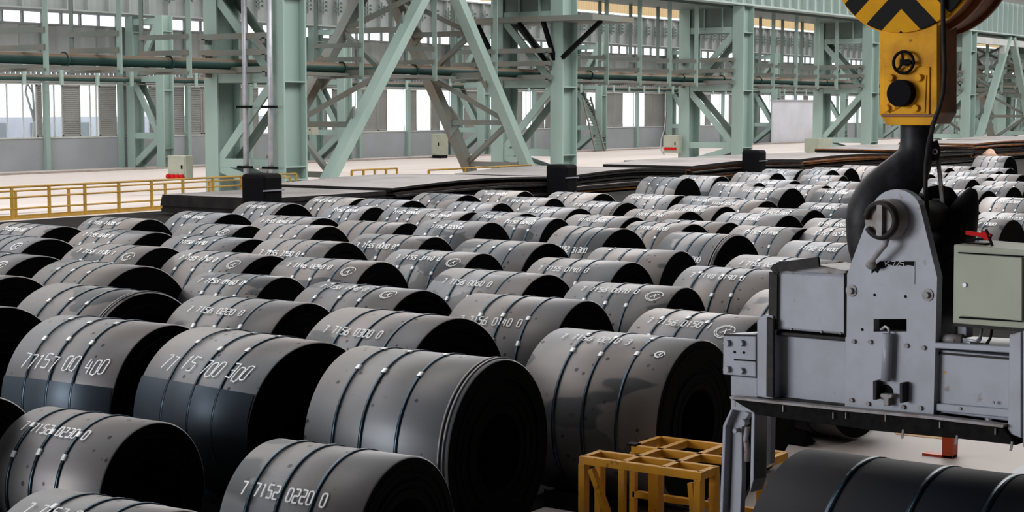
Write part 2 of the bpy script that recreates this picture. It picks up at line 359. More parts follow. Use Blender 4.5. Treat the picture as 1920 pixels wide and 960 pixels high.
# crane girder along the far wall, with stiffeners and cable brackets
g = thing('crane_girder', 'pale stiffened crane girder running along the far wall', 'girder', (60, 85.9, 10.5))
MB().box(60,400,85.8,85.86,10.5,13.2).build('web_plate', M['girder_far'], g)
mb = MB().box(60,400,85.4,86.3,10.4,10.5); mb.box(60,400,85.4,86.3,13.2,13.3); mb.build('flange', M['girder_far'], g)
mb = MB(); x = 60
while x < 330: mb.box(x,x+.1,85.45,85.8,10.5,13.2); mb.box(x+.1,x+.9,85.68,85.8,10.5,13.2); x += 1.8
mb.build('stiffener', M['girder_far'], g, kind='stuff')
mb = MB(); x = 83.0
while x < 300:
    for dz in (0,.32,.64):
        mb.box(x,x+.75,85.2,85.26,11.5+dz,11.56+dz); mb.box(x,x+.06,85.2,85.4,11.5+dz,11.75+dz); mb.box(x+.7,x+.76,85.2,85.4,11.5+dz,11.7+dz)
    mb.box(x+.3,x+.36,85.2,85.3,11.3,12.6); x += 1.8
mb.build('cable_bracket', M['mint_dark'], g, kind='stuff')

# near crane girder over the laced columns
YA, YF = 52.8, 57.0
AX = [59.1-23.5, 59.1, 83.0, 106.2, 129.2, 152.7, 176.2, 199.7, 223]
g = thing('crane_girder', 'deep pale crane girder carried by the near row of laced columns', 'girder', (30, YA, 11.2))
MB().box(30,300,YA-.05,YA+.0,11.3,14.3).build('web_plate', M['girder'], g)
MB().box(30,300,YA-.55,YA+.55,11.18,11.3).build('flange', M['girder'], g)
mb = MB(); x = 30
while x < 290: mb.box(x,x+.12,YA-.5,YA-.05,11.3,14.3); mb.box(x+.12,x+.75,YA-.14,YA-.05,11.3,14.3); x += 1.5
mb.build('stiffener', M['girder'], g, kind='stuff')
MB().box(30,300,YA+.5,YF+.6,11.0,11.2).build('walkway_deck', M['mint_dark'], g)
MB().box(30,300,YF-.4,YF+.4,11.2,14.3).build('rear_web', M['mint_dark'], g)

# ------------------------------------------------------------------ laced columns
def hleg(x, y, z0, z1, dx=1.5, wy=.85, stiff=()):
    mb = MB()
    for s in (-1, 1): mb.box(x+s*dx/2-.05, x+s*dx/2+.05, y-wy/2, y+wy/2, z0, z1)
    mb.box(x-dx/2+.05, x+dx/2-.05, y-.05, y+.05, z0, z1)
    for z in stiff:
        mb.box(x-dx/2+.05, x+dx/2-.05, y-wy/2, y+wy/2, z, z+.06)
    return mb
def laced_column(i, x, yn, yf, top, label, dx=1.5, wy=.85, crossbox=True, near=True, flip=False):
    t = thing('laced_column', label, 'column', (x, (yn+yf)/2, 0), 0)
    hleg(x, yn, 0, top, dx, wy, (1.35, .75, 5.3, 9.3)).build('leg', M['mint'], t)
    hleg(x, yf, 0, top, dx, wy, (5.3, 9.3)).build('leg', M['mint'], t)
    zs = (1.3, 5.3, 9.3) if near else (2.0, 5.9, 9.8)
    for z in zs:
        for s in (-1, 1):
            xx = x+s*(dx/2-.1); MB().box(xx-.08, xx+.08, yn+wy/2, yf-wy/2, z, z+.42).build('tie_beam', M['mint'], t)
    lo = 0 
    segs = list(zip((0.0,)+zs[:-1], zs)) 
    for j, (a, b) in enumerate(segs):
        up = (j % 2 == 1) ^ flip
        for s in (-1, 1):
            xx = x+s*(dx/2-.1); y0, y1 = yn+wy/2-.05, yf-wy/2+.05
            p = (xx, y1, a+.3 if up else b-.02); q = (xx, y0, b-.02 if up else a+.3)
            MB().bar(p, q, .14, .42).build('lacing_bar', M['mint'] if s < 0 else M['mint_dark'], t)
    if crossbox:
        mb = MB().box(x-dx/2+.1, x+dx/2-.1, yn+wy/2, yf-wy/2, 9.5, 11.1)
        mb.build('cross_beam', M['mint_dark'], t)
        mb = MB()
        for yy in (yn+1.2, yn+2.6): mb.box(x-dx/2-.02, x-dx/2+.1, yy, yy+.1, 9.5, 11.1)
        mb.build('stiffener', M['mint'], t)
    if near:
        for z in (6.55, 7.3, 5.75):
            for s in (-1,):
                mb = MB().box(x-dx/2-.5, x-dx/2-.3, yn+.1, yf+.3, z, z+.28)
                mb.box(x-dx/2-.5, x-dx/2, yn+.3, yn+.5, z-.2, z+.05); mb.box(x-dx/2-.5, x-dx/2, yf-.1, yf+.1, z-.2, z+.05)
                mb.build('bracket_bar', M['brace_dust'], t)
    return t
desc = {0:'green laced steel column far out at the left edge of the row', 1:'nearest broad green laced column, with conduits and a meter box at its foot', 2:'green laced column carrying the bracketed platform', 3:'green laced column with a cabled switch box on its rear leg',
        4:'green laced column just left of the yellow hook block', 5:'green laced column just right of the yellow hook block', 6:'green laced column beyond the braced bay at the right edge'}
for i, x in enumerate(AX[:7]):
    if i == 0: continue
    laced_column(i, x, YA, YF, 11.15 if i else 11.15, desc[i], flip=(i in (3,)))
# column row along the far wall
BX = [62.6, 82.1, 101.2, 120.0, 139.7, 159.0, 178.8, 198.6, 218.4, 238.2, 258, 278]
for i, x in enumerate(BX):
    if i == 0: continue
    nm = ['', 'wall column behind the long yellow railing, leftmost along the far wall', 'wall column seen just right of the nearest broad laced column', 'wall column with the tall beige cabinet beside it', 'wall column half hidden behind the platform column', 'wall column just left of the switch box column', 'wall column left of the big white door', 'wall column right of the big white door', 'wall column behind the hook block, left part', 'wall column behind the hook block, right part', 'wall column in the bright doorway bay', 'last wall column at the right edge'][i]
    t = laced_column(i, x, 84.6, 87.5, 10.4, 'pale green laced ' + nm, dx=.9, wy=.7, crossbox=False, near=False, flip=True)

# platform round column 2
t = thing('bracket_platform', 'grey green steel platform on black brackets round the second laced column', 'platform', (83.0, YA, 9.1))
xc = AX[2]
MB().box(xc-2.2, xc+2.4, YA-3.3, YF+1.6, 9.05, 9.35).build('deck', M['brace_dust'], t)
for a, b in (((xc-.8,YA-3.0,9.05),(xc-.8,YA-.4,7.0)), ((xc-.8,YF+1.4,9.05),(xc-.8,YF+.3,7.2)), ((xc-1.9,YA+.2,9.05),(xc-.7,YA+.2,6.9)), ((xc-1.9,YF-2.3,9.05),(xc-.7,YA+.8,6.8))):
    MB().bar(a, b, .22, .22).build('bracket', M['black'], t)
# hall bracing in two parallel planes, joined by lacing
def braced_bay(x0, x1, label, top=11.1):
    xm = (x0+x1)/2; t = thing('a_frame_brace', label, 'bracing', (xm, (YA+YF)/2, 0))
    fx0, fx1 = x0+2.2, x1-3.2
    def px(side, z): f = (z)/top; return (fx0+(xm-.5-fx0)*f) if side < 0 else (fx1+(xm+.5-fx1)*f)
    for y, nm in ((YA, 'front_diagonal'), (YF, 'rear_diagonal')):
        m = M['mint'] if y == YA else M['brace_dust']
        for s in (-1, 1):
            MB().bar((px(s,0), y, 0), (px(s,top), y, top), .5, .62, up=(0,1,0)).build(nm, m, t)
    zs = [.9, 3.3, 5.9, 8.1, 10.2]
    for s in (-1, 1):
        for j, z in enumerate(zs[:4]):
            MB().bar((px(s,z), YA, z), (px(s,z), YF, z), .28, .28).build('lacing_bar', M['brace_dust'], t)
            z2 = zs[j+1]; f = (j % 2 == 0) ^ (s > 0)
            a = (px(s,z), YF if not f else YA, z); b = (px(s,z2), YA if not f else YF, z2)
            MB().bar(a, b, .22, .26).build('lacing_bar', M['brace_dust'], t)
        for j, z in enumerate(zs[:4]):
            y = YA+.15 if ((j % 2 == 1) ^ (s > 0)) else YF-.15
            c = Vector((px(s,z), y, z)); MB().prism([c+Vector((-.1,0,-.9)), c+Vector((.1,.7 if y<55 else -.7,0)), c+Vector((-.1,0,.9))], (.15,0,0)).build('gusset_plate', M['brace_dust'], t)
    return t
braced_bay(AX[1], AX[2], 'large inverted V bracing between the nearest two laced columns')
braced_bay(AX[5], AX[6], 'inverted V bracing in the bay at the right edge')
tb = thing('tie_beam', 'white horizontal tie beam under the girder at the right edge', 'beam', (165, YA, 10.3))
MB().box(AX[5]+.8, 200, YA-.2, YA+.3, 10.15, 10.75).build('beam_web', M['frame_w'], tb)
MB().box(162.2, 163.2, YA-.22, YA+.32, 9.2, 10.15).build('node_plate', M['frame_w'], tb)

# ------------------------------------------------------------------ pipes and their hangers
pp = thing('overhead_pipe', 'dark green overhead pipe running between the legs of the laced columns', 'pipe', (30, 55.4, 6.0))
MB().tube([(30,55.4,6.15),(290,55.4,6.15)], .25, 14).build('pipe_run', M['pipe'], pp)
for x in range(36, 260, 6): MB().disc((x,55.4,6.15), (1,0,0), .33, .12, 14).build('pipe_flange', M['pipe'], pp)
MB().box(30,290,54.9,55.9,5.72,5.86).build('cable_tray', M['brace_dust'], pp)
pw = thing('overhead_pipe', 'thin green pipe running along the far wall above the windows', 'pipe', (60, 86, 6))
MB().tube([(45,86.6,6.05),(300,86.6,6.05)], .19, 10).build('pipe_run', M['pipe'], pw)
MB().box(45,300,86.3,86.35,5.7,5.78).build('cable_tray', M['brace_dust'], pw)
near_u = [87,225,355,678,815,929,1137,1199,1255,1305,1449,1492,1532,1568]
extra_x = [156.5,161,165.5,170,174.5,179,183.5]
ords = ['first','second','third','fourth','fifth','sixth','seventh','eighth','ninth','tenth','eleventh','twelfth','thirteenth','fourteenth','fifteenth','sixteenth','seventeenth','eighteenth','nineteenth','twentieth','twenty-first']
hx = [at_y(u, 140, 53.9).x for u in near_u] + extra_x
for i, x in enumerate(hx):
    t = thing('pipe_hanger', 'green hanger frame of the big pipe, %s from the left' % ords[i], 'pipe hanger', (x, 55.4, 5.6), 0, 'hanger frames of the big overhead pipe')
    MB().box(x-.02, x+.02, 53.75, 54.05, 5.55, 11.2).build('post', M['mint'], t)
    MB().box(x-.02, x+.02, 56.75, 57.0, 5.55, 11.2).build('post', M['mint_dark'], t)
    for z in (7.15, 6.45): MB().box(x-.1, x+.1, 53.9, 56.95, z, z+.22).build('crossbar', M['brace_dust'], t)
    MB().box(x-.12, x+.12, 53.9, 56.95, 5.6, 5.72).build('crossbar', M['brace_dust'], t)
x = 71.3; i = 0
bx_near = BX
while x < 196:
    if min(abs(x-b) for b in BX) > .8:
        MB().box(x-.13, x+.13, 86.0, 86.12, 5.6, 7.0).build('pipe_bracket', M['mint'], pw)
    x += 3.05; i += 1
# vertical conduits at the nearest column
t = thing('conduit_pair', 'two thin galvanised conduits standing against the nearest laced column', 'conduit', (57.5, 54.6, 0))
for u in (460, 507):
    p = at_x(u, 200, 57.9); MB().tube([(57.9,p.y,0),(57.9,p.y,11.1)], .13, 8).build('conduit_tube', M['galv'], t)
ya, yb = at_x(460,200,57.9).y, at_x(507,200,57.9).y
for z in (1.3, 4.1): 
    for yy in (ya, yb): MB().box(57.75, 57.9, yy-.45, yy+.45, z, z+.12).build('clip', M['black'], t)

# ------------------------------------------------------------------ things standing along the far wall and the columns
def cabinet(x, y, z0, wx, wy, h, label, m='beige', name='electrical_cabinet', feet=False):
    t = thing(name, label, 'cabinet', (x, y, z0))
    MB().box(x-wx/2, x+wx/2, y-wy/2, y+wy/2, z0, z0+h).build('body', M[m], t, bevel=.03)
    MB().box(x-wx/2-.03, x-wx/2, y-wy/2+.08, y+wy/2-.08, z0+.1, z0+h-.1).build('door', M[m], t)
    MB().box(x-wx/2-.08, x-wx/2-.03, y-wy/2+.18, y-wy/2+.25, z0+h*.45, z0+h*.6).build('handle', M['black'], t)
    return t
p = at_y(832, 287, 82.5); t = cabinet(p.x, 82.9, .25, 1.0, 1.0, 1.75, 'tall beige electrical cabinet at the foot of a wall column')
MB().box(p.x-.45, p.x+.45, 82.45, 83.35, 0, .25).build('plinth', M['black'], t)
p = at_y(583, 253, 84); cabinet(p.x, 84, 2.1, .7, .9, .75, 'small beige switch box high on the wall column beside the brace')
# meter box on column 1 with red sockets
t = cabinet(57.6, 58.4, .7, .5, 1.2, 1.15, 'beige meter box with red sockets on the nearest laced column')
mb = MB()
for k in range(4): mb.disc((57.3, 57.95+k*.3, .85), (-1,0,0), .11, .14, 10)
mb.build('red_socket', M['red'], t)
t = cabinet(104.9, 57.6, .95, .6, 1.2, 1.25, 'beige switch box with red sockets and a looping cable on a rear column leg')
mb = MB()
for k in range(4): mb.disc((104.6, 57.2+k*.25, 1.25), (-1,0,0), .11, .12, 10)
mb.build('red_socket', M['red'], t)
MB().tube([(104.7,58.0,2.2),(104.7,58.0,4),(104.6,58.1,2.6),(104.6,58.35,1.9),(104.6,58.4,1.2),(104.6,58.1,.8)], .05, 6).build('cable', M['galv'], t)
p = at_y(1540, 284, 50.5)
t = thing('white_box', 'low pale double box on the plates in front of a rear column leg', 'box', (p.x, 50.5, .3))
MB().box(p.x-1.2, p.x+0, 50.2, 51.3, .9, 1.9).build('box_half', M['beige'], t); MB().box(p.x+.03, p.x+1.3, 50.2, 51.3, .9, 1.9).build('box_half', M['beige'], t)
MB().box(p.x-1.1, p.x+1.2, 50.3, 51.2, 0, .9).build('stand', M['black'], t)
# white sliding door
xa, xb = at_y(1448,230,84.2).x, at_y(1531,230,84.2).x
t = thing('sliding_door', 'large plain white sliding door leaf standing at the far wall', 'door', ((xa+xb)/2, 84.2, 0))
MB().box(xa, xb, 84.15, 84.3, .1, 5.0).build('door_leaf', M['white'], t)
mb = MB(); mb.box(xa-.1,xb+.1,84.0,84.45,4.95,5.1); mb.build('top_rail', M['galv'], t)
for fx in (xa+.6, xb-.6): MB().disc((fx,84.3,.12),(0,1,0),.12,.12,12).build('roller', M['black'], t)
# ladder leaning at wall
t = thing('leaning_ladder', 'steel ladder stair leaning from the wall pipe down to the floor', 'ladder', (at_y(1120,279,84).x, 84, 0))
tl, tr_ = at_y(1092,178,86), at_y(1107,178,86); bl, br = at_y(1117,279,83.2), at_y(1134,279,83.2)
bl.z = 0; br.z = 0; tl.z = tr_.z = 5.2
MB().bar(tl, bl, .12, .2).build('side_rail', M['brace_dust'], t); MB().bar(tr_, br, .12, .2).build('side_rail', M['brace_dust'], t)
for k in range(1, 16):
    f = k/16; a = tl.lerp(bl, f); b = tr_.lerp(br, f); MB().bar(a, b, .09, .09).build('rung', M['brace_dust'], t)
# kerb below wall columns
kb = MB().box(XW0, 300, 83.6, 84.05, 0, .12); 
o = struct(kb, 'trim_61', M['concrete_kerb'])

# ------------------------------------------------------------------ railings
def railing(x0, x1, y, n, label, h=1.2, mid=(.5,), low=True, r=.042, pr=.042):
    t = thing('railing', label, 'railing', ((x0+x1)/2, y, 0))
    MB().tube([(x0,y,h),(x1,y,h)], r, 8).build('top_rail', M['yellow_rail'], t)
    for q in mid: MB().tube([(x0,y,h*q),(x1,y,h*q)], r*.85, 8).build('mid_rail', M['yellow_rail'], t)
    if low: MB().box(x0,x1,y-.03,y+.03,0.01,.09).build('toe_board', M['yellow_rail'], t)
    for k in range(n): xx = x0+(x1-x0)*k/(n-1); MB().box(xx-pr, xx+pr, y-.05, y+.05, 0, h).build('post', M['yellow_rail'], t)
    return t
railing(35.5, 56.4, 50.0, 13, 'front yellow pipe railing at the left, beside the plate stack', mid=(.68,.33))
railing(36.5, 57.0, 50.9, 9, 'second lower yellow railing just behind the front one', h=1.0, pr=.035, r=.035, mid=())
a, b = at_z(640,319,1.1), at_z(764,316,1.1)
railing(a.x, b.x, (a.y+b.y)/2, 5, 'short yellow railing beyond the inverted V bracing, left of the gap', h=1.1)
a, b = at_z(804,319,1.1), at_z(925,321,1.1)
railing(a.x, a.x+9, a.y, 4, 'short yellow railing beyond the inverted V bracing, right of the gap', h=1.1)

# ------------------------------------------------------------------ steel plate stacks
def bent_plate(x0, x1, y0, y1, z, th, sag, ph, n=14):
    mb = MB(); top = []; N = n+1
    vs = []
    for k in range(N):
        f = k/n; x = x0+(x1-x0)*f; dz = sag*math.sin(math.pi*f*1.0+ph)
        vs += [(x,y0,z+dz),(x,y1,z+dz),(x,y1,z+dz+th),(x,y0,z+dz+th)]
    fs = []
    for k in range(n):
        a = 4*k; b = a+4
        for e in range(4): fs.append((a+e, a+(e+1) % 4, b+(e+1) % 4, b+e))
    fs += [(3,2,1,0), (4*n,4*n+1,4*n+2,4*n+3)]
    return mb.add(vs, fs)
STOP = []
stacks = [ # x0, x1, y0, y1, plates, th, sag, name, rusty chance
 (45.6, 52.6, 41.9, 47.3, 8, .10, .0, 'left end stack with the square black end', 0),
 (53.2, 66.0, 42.0, 48.5, 8, .10, .20, 'stack below the nearest laced column', .2),
 (66.4, 78.0, 42.0, 48.5, 8, .10, .22, 'stack below the inverted V bracing', .1),
 (78.6, 92.5, 42.0, 47.5, 9, .10, .16, 'bowed rusty stack right of the platform column', .9),
 (87.0, 106.0, 47.8, 51.0, 7, .12, .0, 'low stack at the switch box column', .1),
 (93.0, 108.0, 42.4, 47.3, 9, .10, .14, 'stack left of the hook', .5),
 (108.5, 124.0, 42.4, 48.3, 10, .11, .14, 'bowed stack behind the hook point', .5),
 (124.5, 140.0, 42.4, 48.5, 10, .13, .10, 'stack right of the hook shank', .2),
 (140.5, 160.0, 42.4, 50.5, 10, .14, .12, 'stack at the right edge', .15)]
for si, (x0,x1,y0,y1,n,th,sag,nm,rc) in enumerate(stacks):
    z = .12
    t = thing('timber_bearers', 'dark timber bearers under the %s' % nm, 'timber')
    t.location = ((x0+x1)/2, (y0+y1)/2, 0)
    for k in range(4): xx = x0+.5+(x1-x0-1.2)*k/3; MB().box(xx, xx+.2, y0+.15, y1-.15, 0, .115).build('bearer', M['dark_m'], t)
    for k in range(n):
        jx, jy = random.uniform(-.25,.3), random.uniform(-.12,.12)
        if k == 0 or si == 0: jx *= .2; jy *= .2
        gap = .0 if si == 0 else random.choice([0.004,.02,.04])
        sg = sag*(k/n)
        ru = random.random() < rc and k < n-1
        o = bent_plate(x0+jx, x1+jx, y0+jy, y1+jy, z, th*.86, sg, 0).build('steel_plate', M['plate_rust'] if ru else (M['black'] if si == 0 and k < n-1 else M['plate_top']))
        pos = 'top' if k == n-1 else ('bottom' if k == 0 else ords[n-1-k]+' from top')
        o.data.materials.append(M['edge_rust'] if si and random.random() < .12+.5*rc else M['edge_dark'])
        for p_ in o.data.polygons:
            if p_.normal.z < .8: p_.material_index = 1
        tag(o, '%s steel plate, %s, %s' % ('rusty' if ru else 'dark', nm, pos), 'steel plate', 'plates of the '+nm)
        z += th*.86+gap
    STOP.append((x0, x1, z-gap, sag))
# black fender blocks
for i, (u0, u1, vt) in enumerate(((455,523,325),(1028,1075,308),(1395,1430,281))):
    y = 41.75; c0 = at_y((u0+u1)/2, vt, y-.5); zt = c0.z; xc = c0.x; wx = [1.05,1.05,.95][i]; zb = 0
    t = thing('fender_block', ['rounded black fender block at the foot of the nearest laced column','rounded black fender block at the foot of the platform column','rounded black fender block at the foot of the switch box column'][i], 'fender', (xc, y-.5, zb))
    MB().box(xc-wx/2, xc+wx/2, y-1.1, y, zb, zt).build('block', M['black'], t, bevel=.14)
    MB().box(xc-wx/2-.02, xc+wx/2+.05, y-1.13, y-1.1, zt-.62, zt-.57).build('slot_strip', M['galv'], t)

# ================================================================== STEEL COILS
SEG = {'0':[(0,.2,0,1.8),(0,1.8,.2,2),(.2,2,.8,2),(.8,2,1,1.8),(1,1.8,1,.2),(1,.2,.8,0),(.8,0,.2,0),(.2,0,0,.2)],
 '1':[(.5,0,.5,2),(.25,1.7,.5,2)], '2':[(0,2,1,2),(1,2,1,1),(1,1,0,1),(0,1,0,0),(0,0,1,0)],
 '3':[(0,2,1,2),(1,2,1,0),(1,0,0,0),(.3,1,1,1)], '4':[(.1,2,0,.8),(0,.8,1,.8),(.7,1.8,.7,0)],
 '5':[(1,2,0,2),(0,2,0,1.1),(0,1.1,.9,1.1),(.9,1.1,1,.9),(1,.9,1,0),(1,0,0,0)], '6':[(.9,2,0,1.2),(0,1.2,0,0),(0,0,1,0),(1,0,1,1),(1,1,0,1)],
 '7':[(0,2,1,2),(1,2,.5,0)], '8':[(0,0,1,0),(1,0,1,2),(1,2,0,2),(0,2,0,0),(0,1,1,1)], '9':[(1,0,1,2),(1,2,0,2),(0,2,0,1),(0,1,1,1)]}
def marking(txt, R, y0, th0, cw=.05, ch=.05, pitch=.066, wd=.013, hand=False, lift=.0095, circ=None):
    # y0: distance from the far (left) end runs towards the near end; th0: angle from the top towards the viewer's side
    mb = MB()
    def P(s, h): th = th0 - h/R; rr = R+lift; return Vector((-math.sin(th)*rr, -s, math.cos(th)*rr))
    def stroke(a, b, wdt):
        L = math.dist(a, b); n = max(1, int(L/.05)); dx, dy = (b[0]-a[0])/max(L,1e-6), (b[1]-a[1])/max(L,1e-6); nx, ny = -dy*wdt/2, dx*wdt/2
        vs = []
        for k in range(n+1):
            f = k/n; x = a[0]+(b[0]-a[0])*f; y = a[1]+(b[1]-a[1])*f; vs += [P(x-nx,y-ny), P(x+nx,y+ny)]
        mb.add(vs, [(2*k,2*k+1,2*k+3,2*k+2) for k in range(n)])
    s = y0
    for chh in txt:
        if chh in SEG:
            jy = random.uniform(-.03,.02) if hand else random.uniform(-.004,.004)
            for (a,b,c,d) in SEG[chh]:
                sl = .25*ch if hand else 0.0
                j = (lambda: random.uniform(-.006,.006)) if hand else (lambda: 0)
                stroke((s+a*cw+b*sl+j(), b*ch+jy+j()), (s+c*cw+d*sl+j(), d*ch+jy+j()), wd)
        s += pitch
    if circ:
        cs, chh2, r = circ
        for q, rr in enumerate((r, r*.82)):
            pts = [(cs+rr*math.cos(t)*1.1, chh2+rr*math.sin(t)) for t in [2*math.pi*k/14+q for k in range(12)]]
            for a, b in zip(pts, pts[1:]): stroke(a, b, .011)
        stroke((cs-r*.4, chh2-r*.3), (cs+r*.5, chh2+r*.4), .012); stroke((cs, chh2+r*.4), (cs+r*.2, chh2-r*.5), .012)
    return mb
def coil_body(R, L, bore=.33, seam=-1.0, n=72, telescope=0, wraps=7):
    mb = MB(); th = [2*math.pi*k/n for k in range(n)]
    def rad(t):
        f = ((t-seam) % (2*math.pi))/(2*math.pi); return R - .010*f
    def ring(y, dr): return [Vector((-math.sin(t)*(rad(t)+dr), y, math.cos(t)*(rad(t)+dr)+0)) for t in th]
    rings = [ring(0,-.012), ring(.008,0), ring(L*.5,0), ring(L-.008,0), ring(L,-.012)]
    vs = [p for r in rings for p in r]; fs = []
    for i in range(4):
        for k in range(n): fs.append((i*n+k, (i+1)*n+k, (i+1)*n+(k+1) % n, i*n+(k+1) % n))
    mb.add(vs, fs, True)
    return mb
def coil_faces(R, L, bore, n=72, wraps=8, seedv=0, telescope=False):
    mb = MB(); th = [2*math.pi*k/n for k in range(n)]; rnd = random.Random(seedv)
    for y, sgn in ((0,-1),(L,1)):
        prof = [(R-.012, 0)]
        rs = [R-.02-(R-.02-bore)*k/wraps for k in range(wraps+1)]
        off = 0
        for k, r in enumerate(rs):
            noff = rnd.uniform(-.012,.012) if k else 0
            prof.append((r, off)); prof.append((r-.002, noff)); off = noff
        prof.append((bore, off)); prof.append((bore-.01, -L*.5))
        vs = []; N = len(prof)
        for r, o in prof: vs += [Vector((-math.sin(t)*r, y+sgn*o, math.cos(t)*r)) for t in th]
        fs = []
        for i in range(N-1):
            for k in range(n):
                q = (i*n+k, i*n+(k+1) % n, (i+1)*n+(k+1) % n, (i+1)*n+k); fs.append(q if sgn < 0 else tuple(reversed(q)))
        mb.add(vs, fs, False)
    return mb
def band(R, y, wd, lift, n=48, t0=0, t1=2*math.pi):
    mb = MB(); vs = []
    for k in range(n+1):
        t = t0+(t1-t0)*k/n; s, c = -math.sin(t), math.cos(t)
        for r, yy in ((R-.002,y-wd/2),(R+lift,y-wd/2),(R+lift,y+wd/2),(R-.002,y+wd/2)): vs.append(Vector((s*r, yy, c*r)))
    fs = []
    for k in range(n):
        for e in range(3): fs.append((4*k+e, 4*k+e+4, 4*k+e+5, 4*k+e+1))
    return mb.add(vs, fs, True)

COILS = """a1 -10 414 122 424|77155 01100
a2 -30 436 95 447||c
a3 -50 467 78 479||c
a4 170 407 282 410|7 7155 1120 0
a5 175 427 295 435|7 7155 0220 0
a6 170 455 307 463|7 7156 1130 1|c
a7 133 486 275 499|
a8 107 528 283 547||t
a9 123 589 325 607|77157 00 400|h
a10 -170 555 12 574|
a11 -110 505 30 517|
b1 332 393 437 400|77151 01400
b2 345 416 474 422||c
b3 345 439 477 447|77156 1490
b4 360 467 508 478|7 7155 1150 0|c
b6 475 377 550 381|77151 0210|t
b7 495 403 605 408|7 7155 0040 0
b8 490 420 617 423|
b9 502 448 648 453|7 7155 3180 0
b10 553 481 718 490|7 7146 0240 0|c
c1 605 367 680 371|77152 0140 0
c2 622 385 704 387|77152 00700
c3 693 371 780 375|
c4 652 413 766 417|
c5 680 437 817 443|7 7155 0080 0
c6 793 361 874 365|
c7 752 467 908 474|7 7155 3140 0|c
c8 750 387 842 390|77152 00800
c9 833 380 929 381|
c10 807 393 890 397|77152 05400
c11 805 412 923 416|77152 02200
d2 904 356 985 358|77152 00207
d3 951 369 1040 371|7 7152 02100
d4 997 385 1088 390|77152 03001
d5 965 403 1072 406|77152 02400
d5b 905 394 985 399|77152 03000
d6 890 447 1030 455|
d7 1073 422 1171 428|77152 31300
d8 1034 358 1132 362|
d9 1082 374 1177 379|7 7151 0210 0|t
e1 1221 330 1290 333|
e2 1274 327 1354 330|
e3 1160 361 1278 366|77152 01020 0
e4 1186 392 1283 397|77151 01700
e5 1083 401 1186 407|77151 02500
e7 1221 412 1314 418|77150 71200
e8 1270 383 1358 387|7 7151 0208 0
e9 1287 366 1385 370|77151 02050
f1 1333 370 1440 376|77154 0121 1
f2 1383 320 1458 324|
f3 1440 316 1512 318|
f4 1492 316 1555 318|
f5 1538 312 1596 315|
f6 1582 309 1650 311|
f7 1403 334 1491 338|77152 00600
f8 1350 340 1424 342|7 7151 00300
f9 1400 349 1486 352|77151 00900 0
f10 1505 328 1582 329|
f11 1480 345 1550 347|77151 0110
f12 1535 338 1620 341|
f13 1547 352 1630 356|77151 01500
f14 1515 377 1620 383|77150 00250
f15 1430 388 1528 393|77151 01800
f16 1363 398 1468 404|77151 01600
f17 1542 407 1640 413|77151 02600
f18 1413 421 1518 428|77152 01700
f19 1515 421 1620 429|77151 02300
f20 1260 409 1372 416|
g1 1270 434 1385 440|77152 18000|t
g2 1120 465 1279 470|
g3 1414 475 1578 489|7 7155 0250 0
g4 1276 502 1465 514|7 7148 0190 0
g5 1120 523 1319 532|7 7156 0070 0|c
g6 1443 541 1620 556|
g7 1235 577 1440 595|7 7156 0150 1|c
g8 1510 448 1640 458|77152 01400
h1 1017 483 1178 492|7 7155 0140 0
h3 853 502 1028 514|7 7156 0060 0
h4 620 525 807 541|7 7156 1490 0|c
h5 890 550 1103 562|7 7156 0140 0
h6 657 575 860 595|7 7156 0300 0
h7 373 508 530 518|7 7156 0160 0
h8 377 554 580 567|7 7156 0220 0
h9 375 607 602 639|77 15 700 300|h
h10 684 647 949 672||t
h11 1060 614 1318 637|7 7156 0210 3|k
h12 525 821 778 854|7 7152 0220 0
h13 90 761 300 790|7 7152 0230 0
h14 101 915 345 955|7 7152 0240 0
h15 -200 720 -20 742|
i5 1680 324 1745 326|
i20 1680 342 1753 344|
i1 1730 311 1784 314|
i2 1782 310 1822 312|
i3 1735 323 1796 324|
i4 1765 321 1822 322|
i6 1822 318 1874 320|
i7 1850 313 1895 315|
i8 1862 325 1911 328|
i9 1765 333 1825 336|
i10 1812 328 1863 331|
i11 1840 348 1902 350|
i12 1790 353 1856 357|
i13 1868 337 1935 341|
i15 1860 366 1950 372|77151 00700
i16 1868 395 1970 402|77151 01200
i17 1827 407 1900 411|7 7152 0080
i18 1740 388 1827 392|
i21 1847 291 1895 293||x"""
RAD = {'h11':.865,'h12':.69,'h13':.66,'h14':.66,'h15':.75,'h10':.875,'h4':.84,'h7':.83,'g5':.87,'d7':.95,'c11':.94,'h5':.92,'h6':.92,'f9':.97,'g1':.95,'h9':.88,'e1':.92,'i21':.95,'i12':.98}
TH = {'h6':40,'h5':46,'h3':36,'h8':33,'h12':58,'h13':38,'h1':33,'g1':58,'d7':56,'h11':22,'a9':62,'h9':52,'b9':42,'c5':40,'g5':26,'h4':20}
clist = []
for l in COILS.split('\n'):
    parts = l.split('|'); n, a1, b1, a2, b2 = parts[0].split(); a1, b1, a2, b2 = map(float, (a1, b1, a2, b2))
    R = RAD.get(n, .9 + random.uniform(-.02,.02)); zt = 2*R
    def fix(u, v):
        d = ray(u, v); Z = (zt-H)/d.z; b = R*FPX/Z; ang = YAW-math.atan((u-PU)/FPX); ab = abs(math.sin(ang))
        sl = (v-VH)/(3100-u); t0 = math.atan(sl*ab); return u - b*ab*math.sin(t0), v + b*(1/math.cos(t0)-1)
    u1, v1 = fix(a1, b1); u2, v2 = fix(a2, b2)
    if n == 'i21': P = at_z(u1, v1, zt+0); Q = at_z(u2, v2, zt)
    P = at_z(u1, v1, zt+.02); Q = at_z(u2, v2, zt+.02)
    L = math.dist(P, Q); ang = math.atan2(P.x-Q.x, P.y-Q.y)
    far = Q.x > 24
    L = max(1.15, min(1.8 if not far else 1.5, L)); ang = max(math.radians(-4), min(math.radians(7 if not far else 4), ang))
    clist.append([n, Q.x, Q.y, R, L, ang, parts[1], parts[2] if len(parts) > 2 else ''])
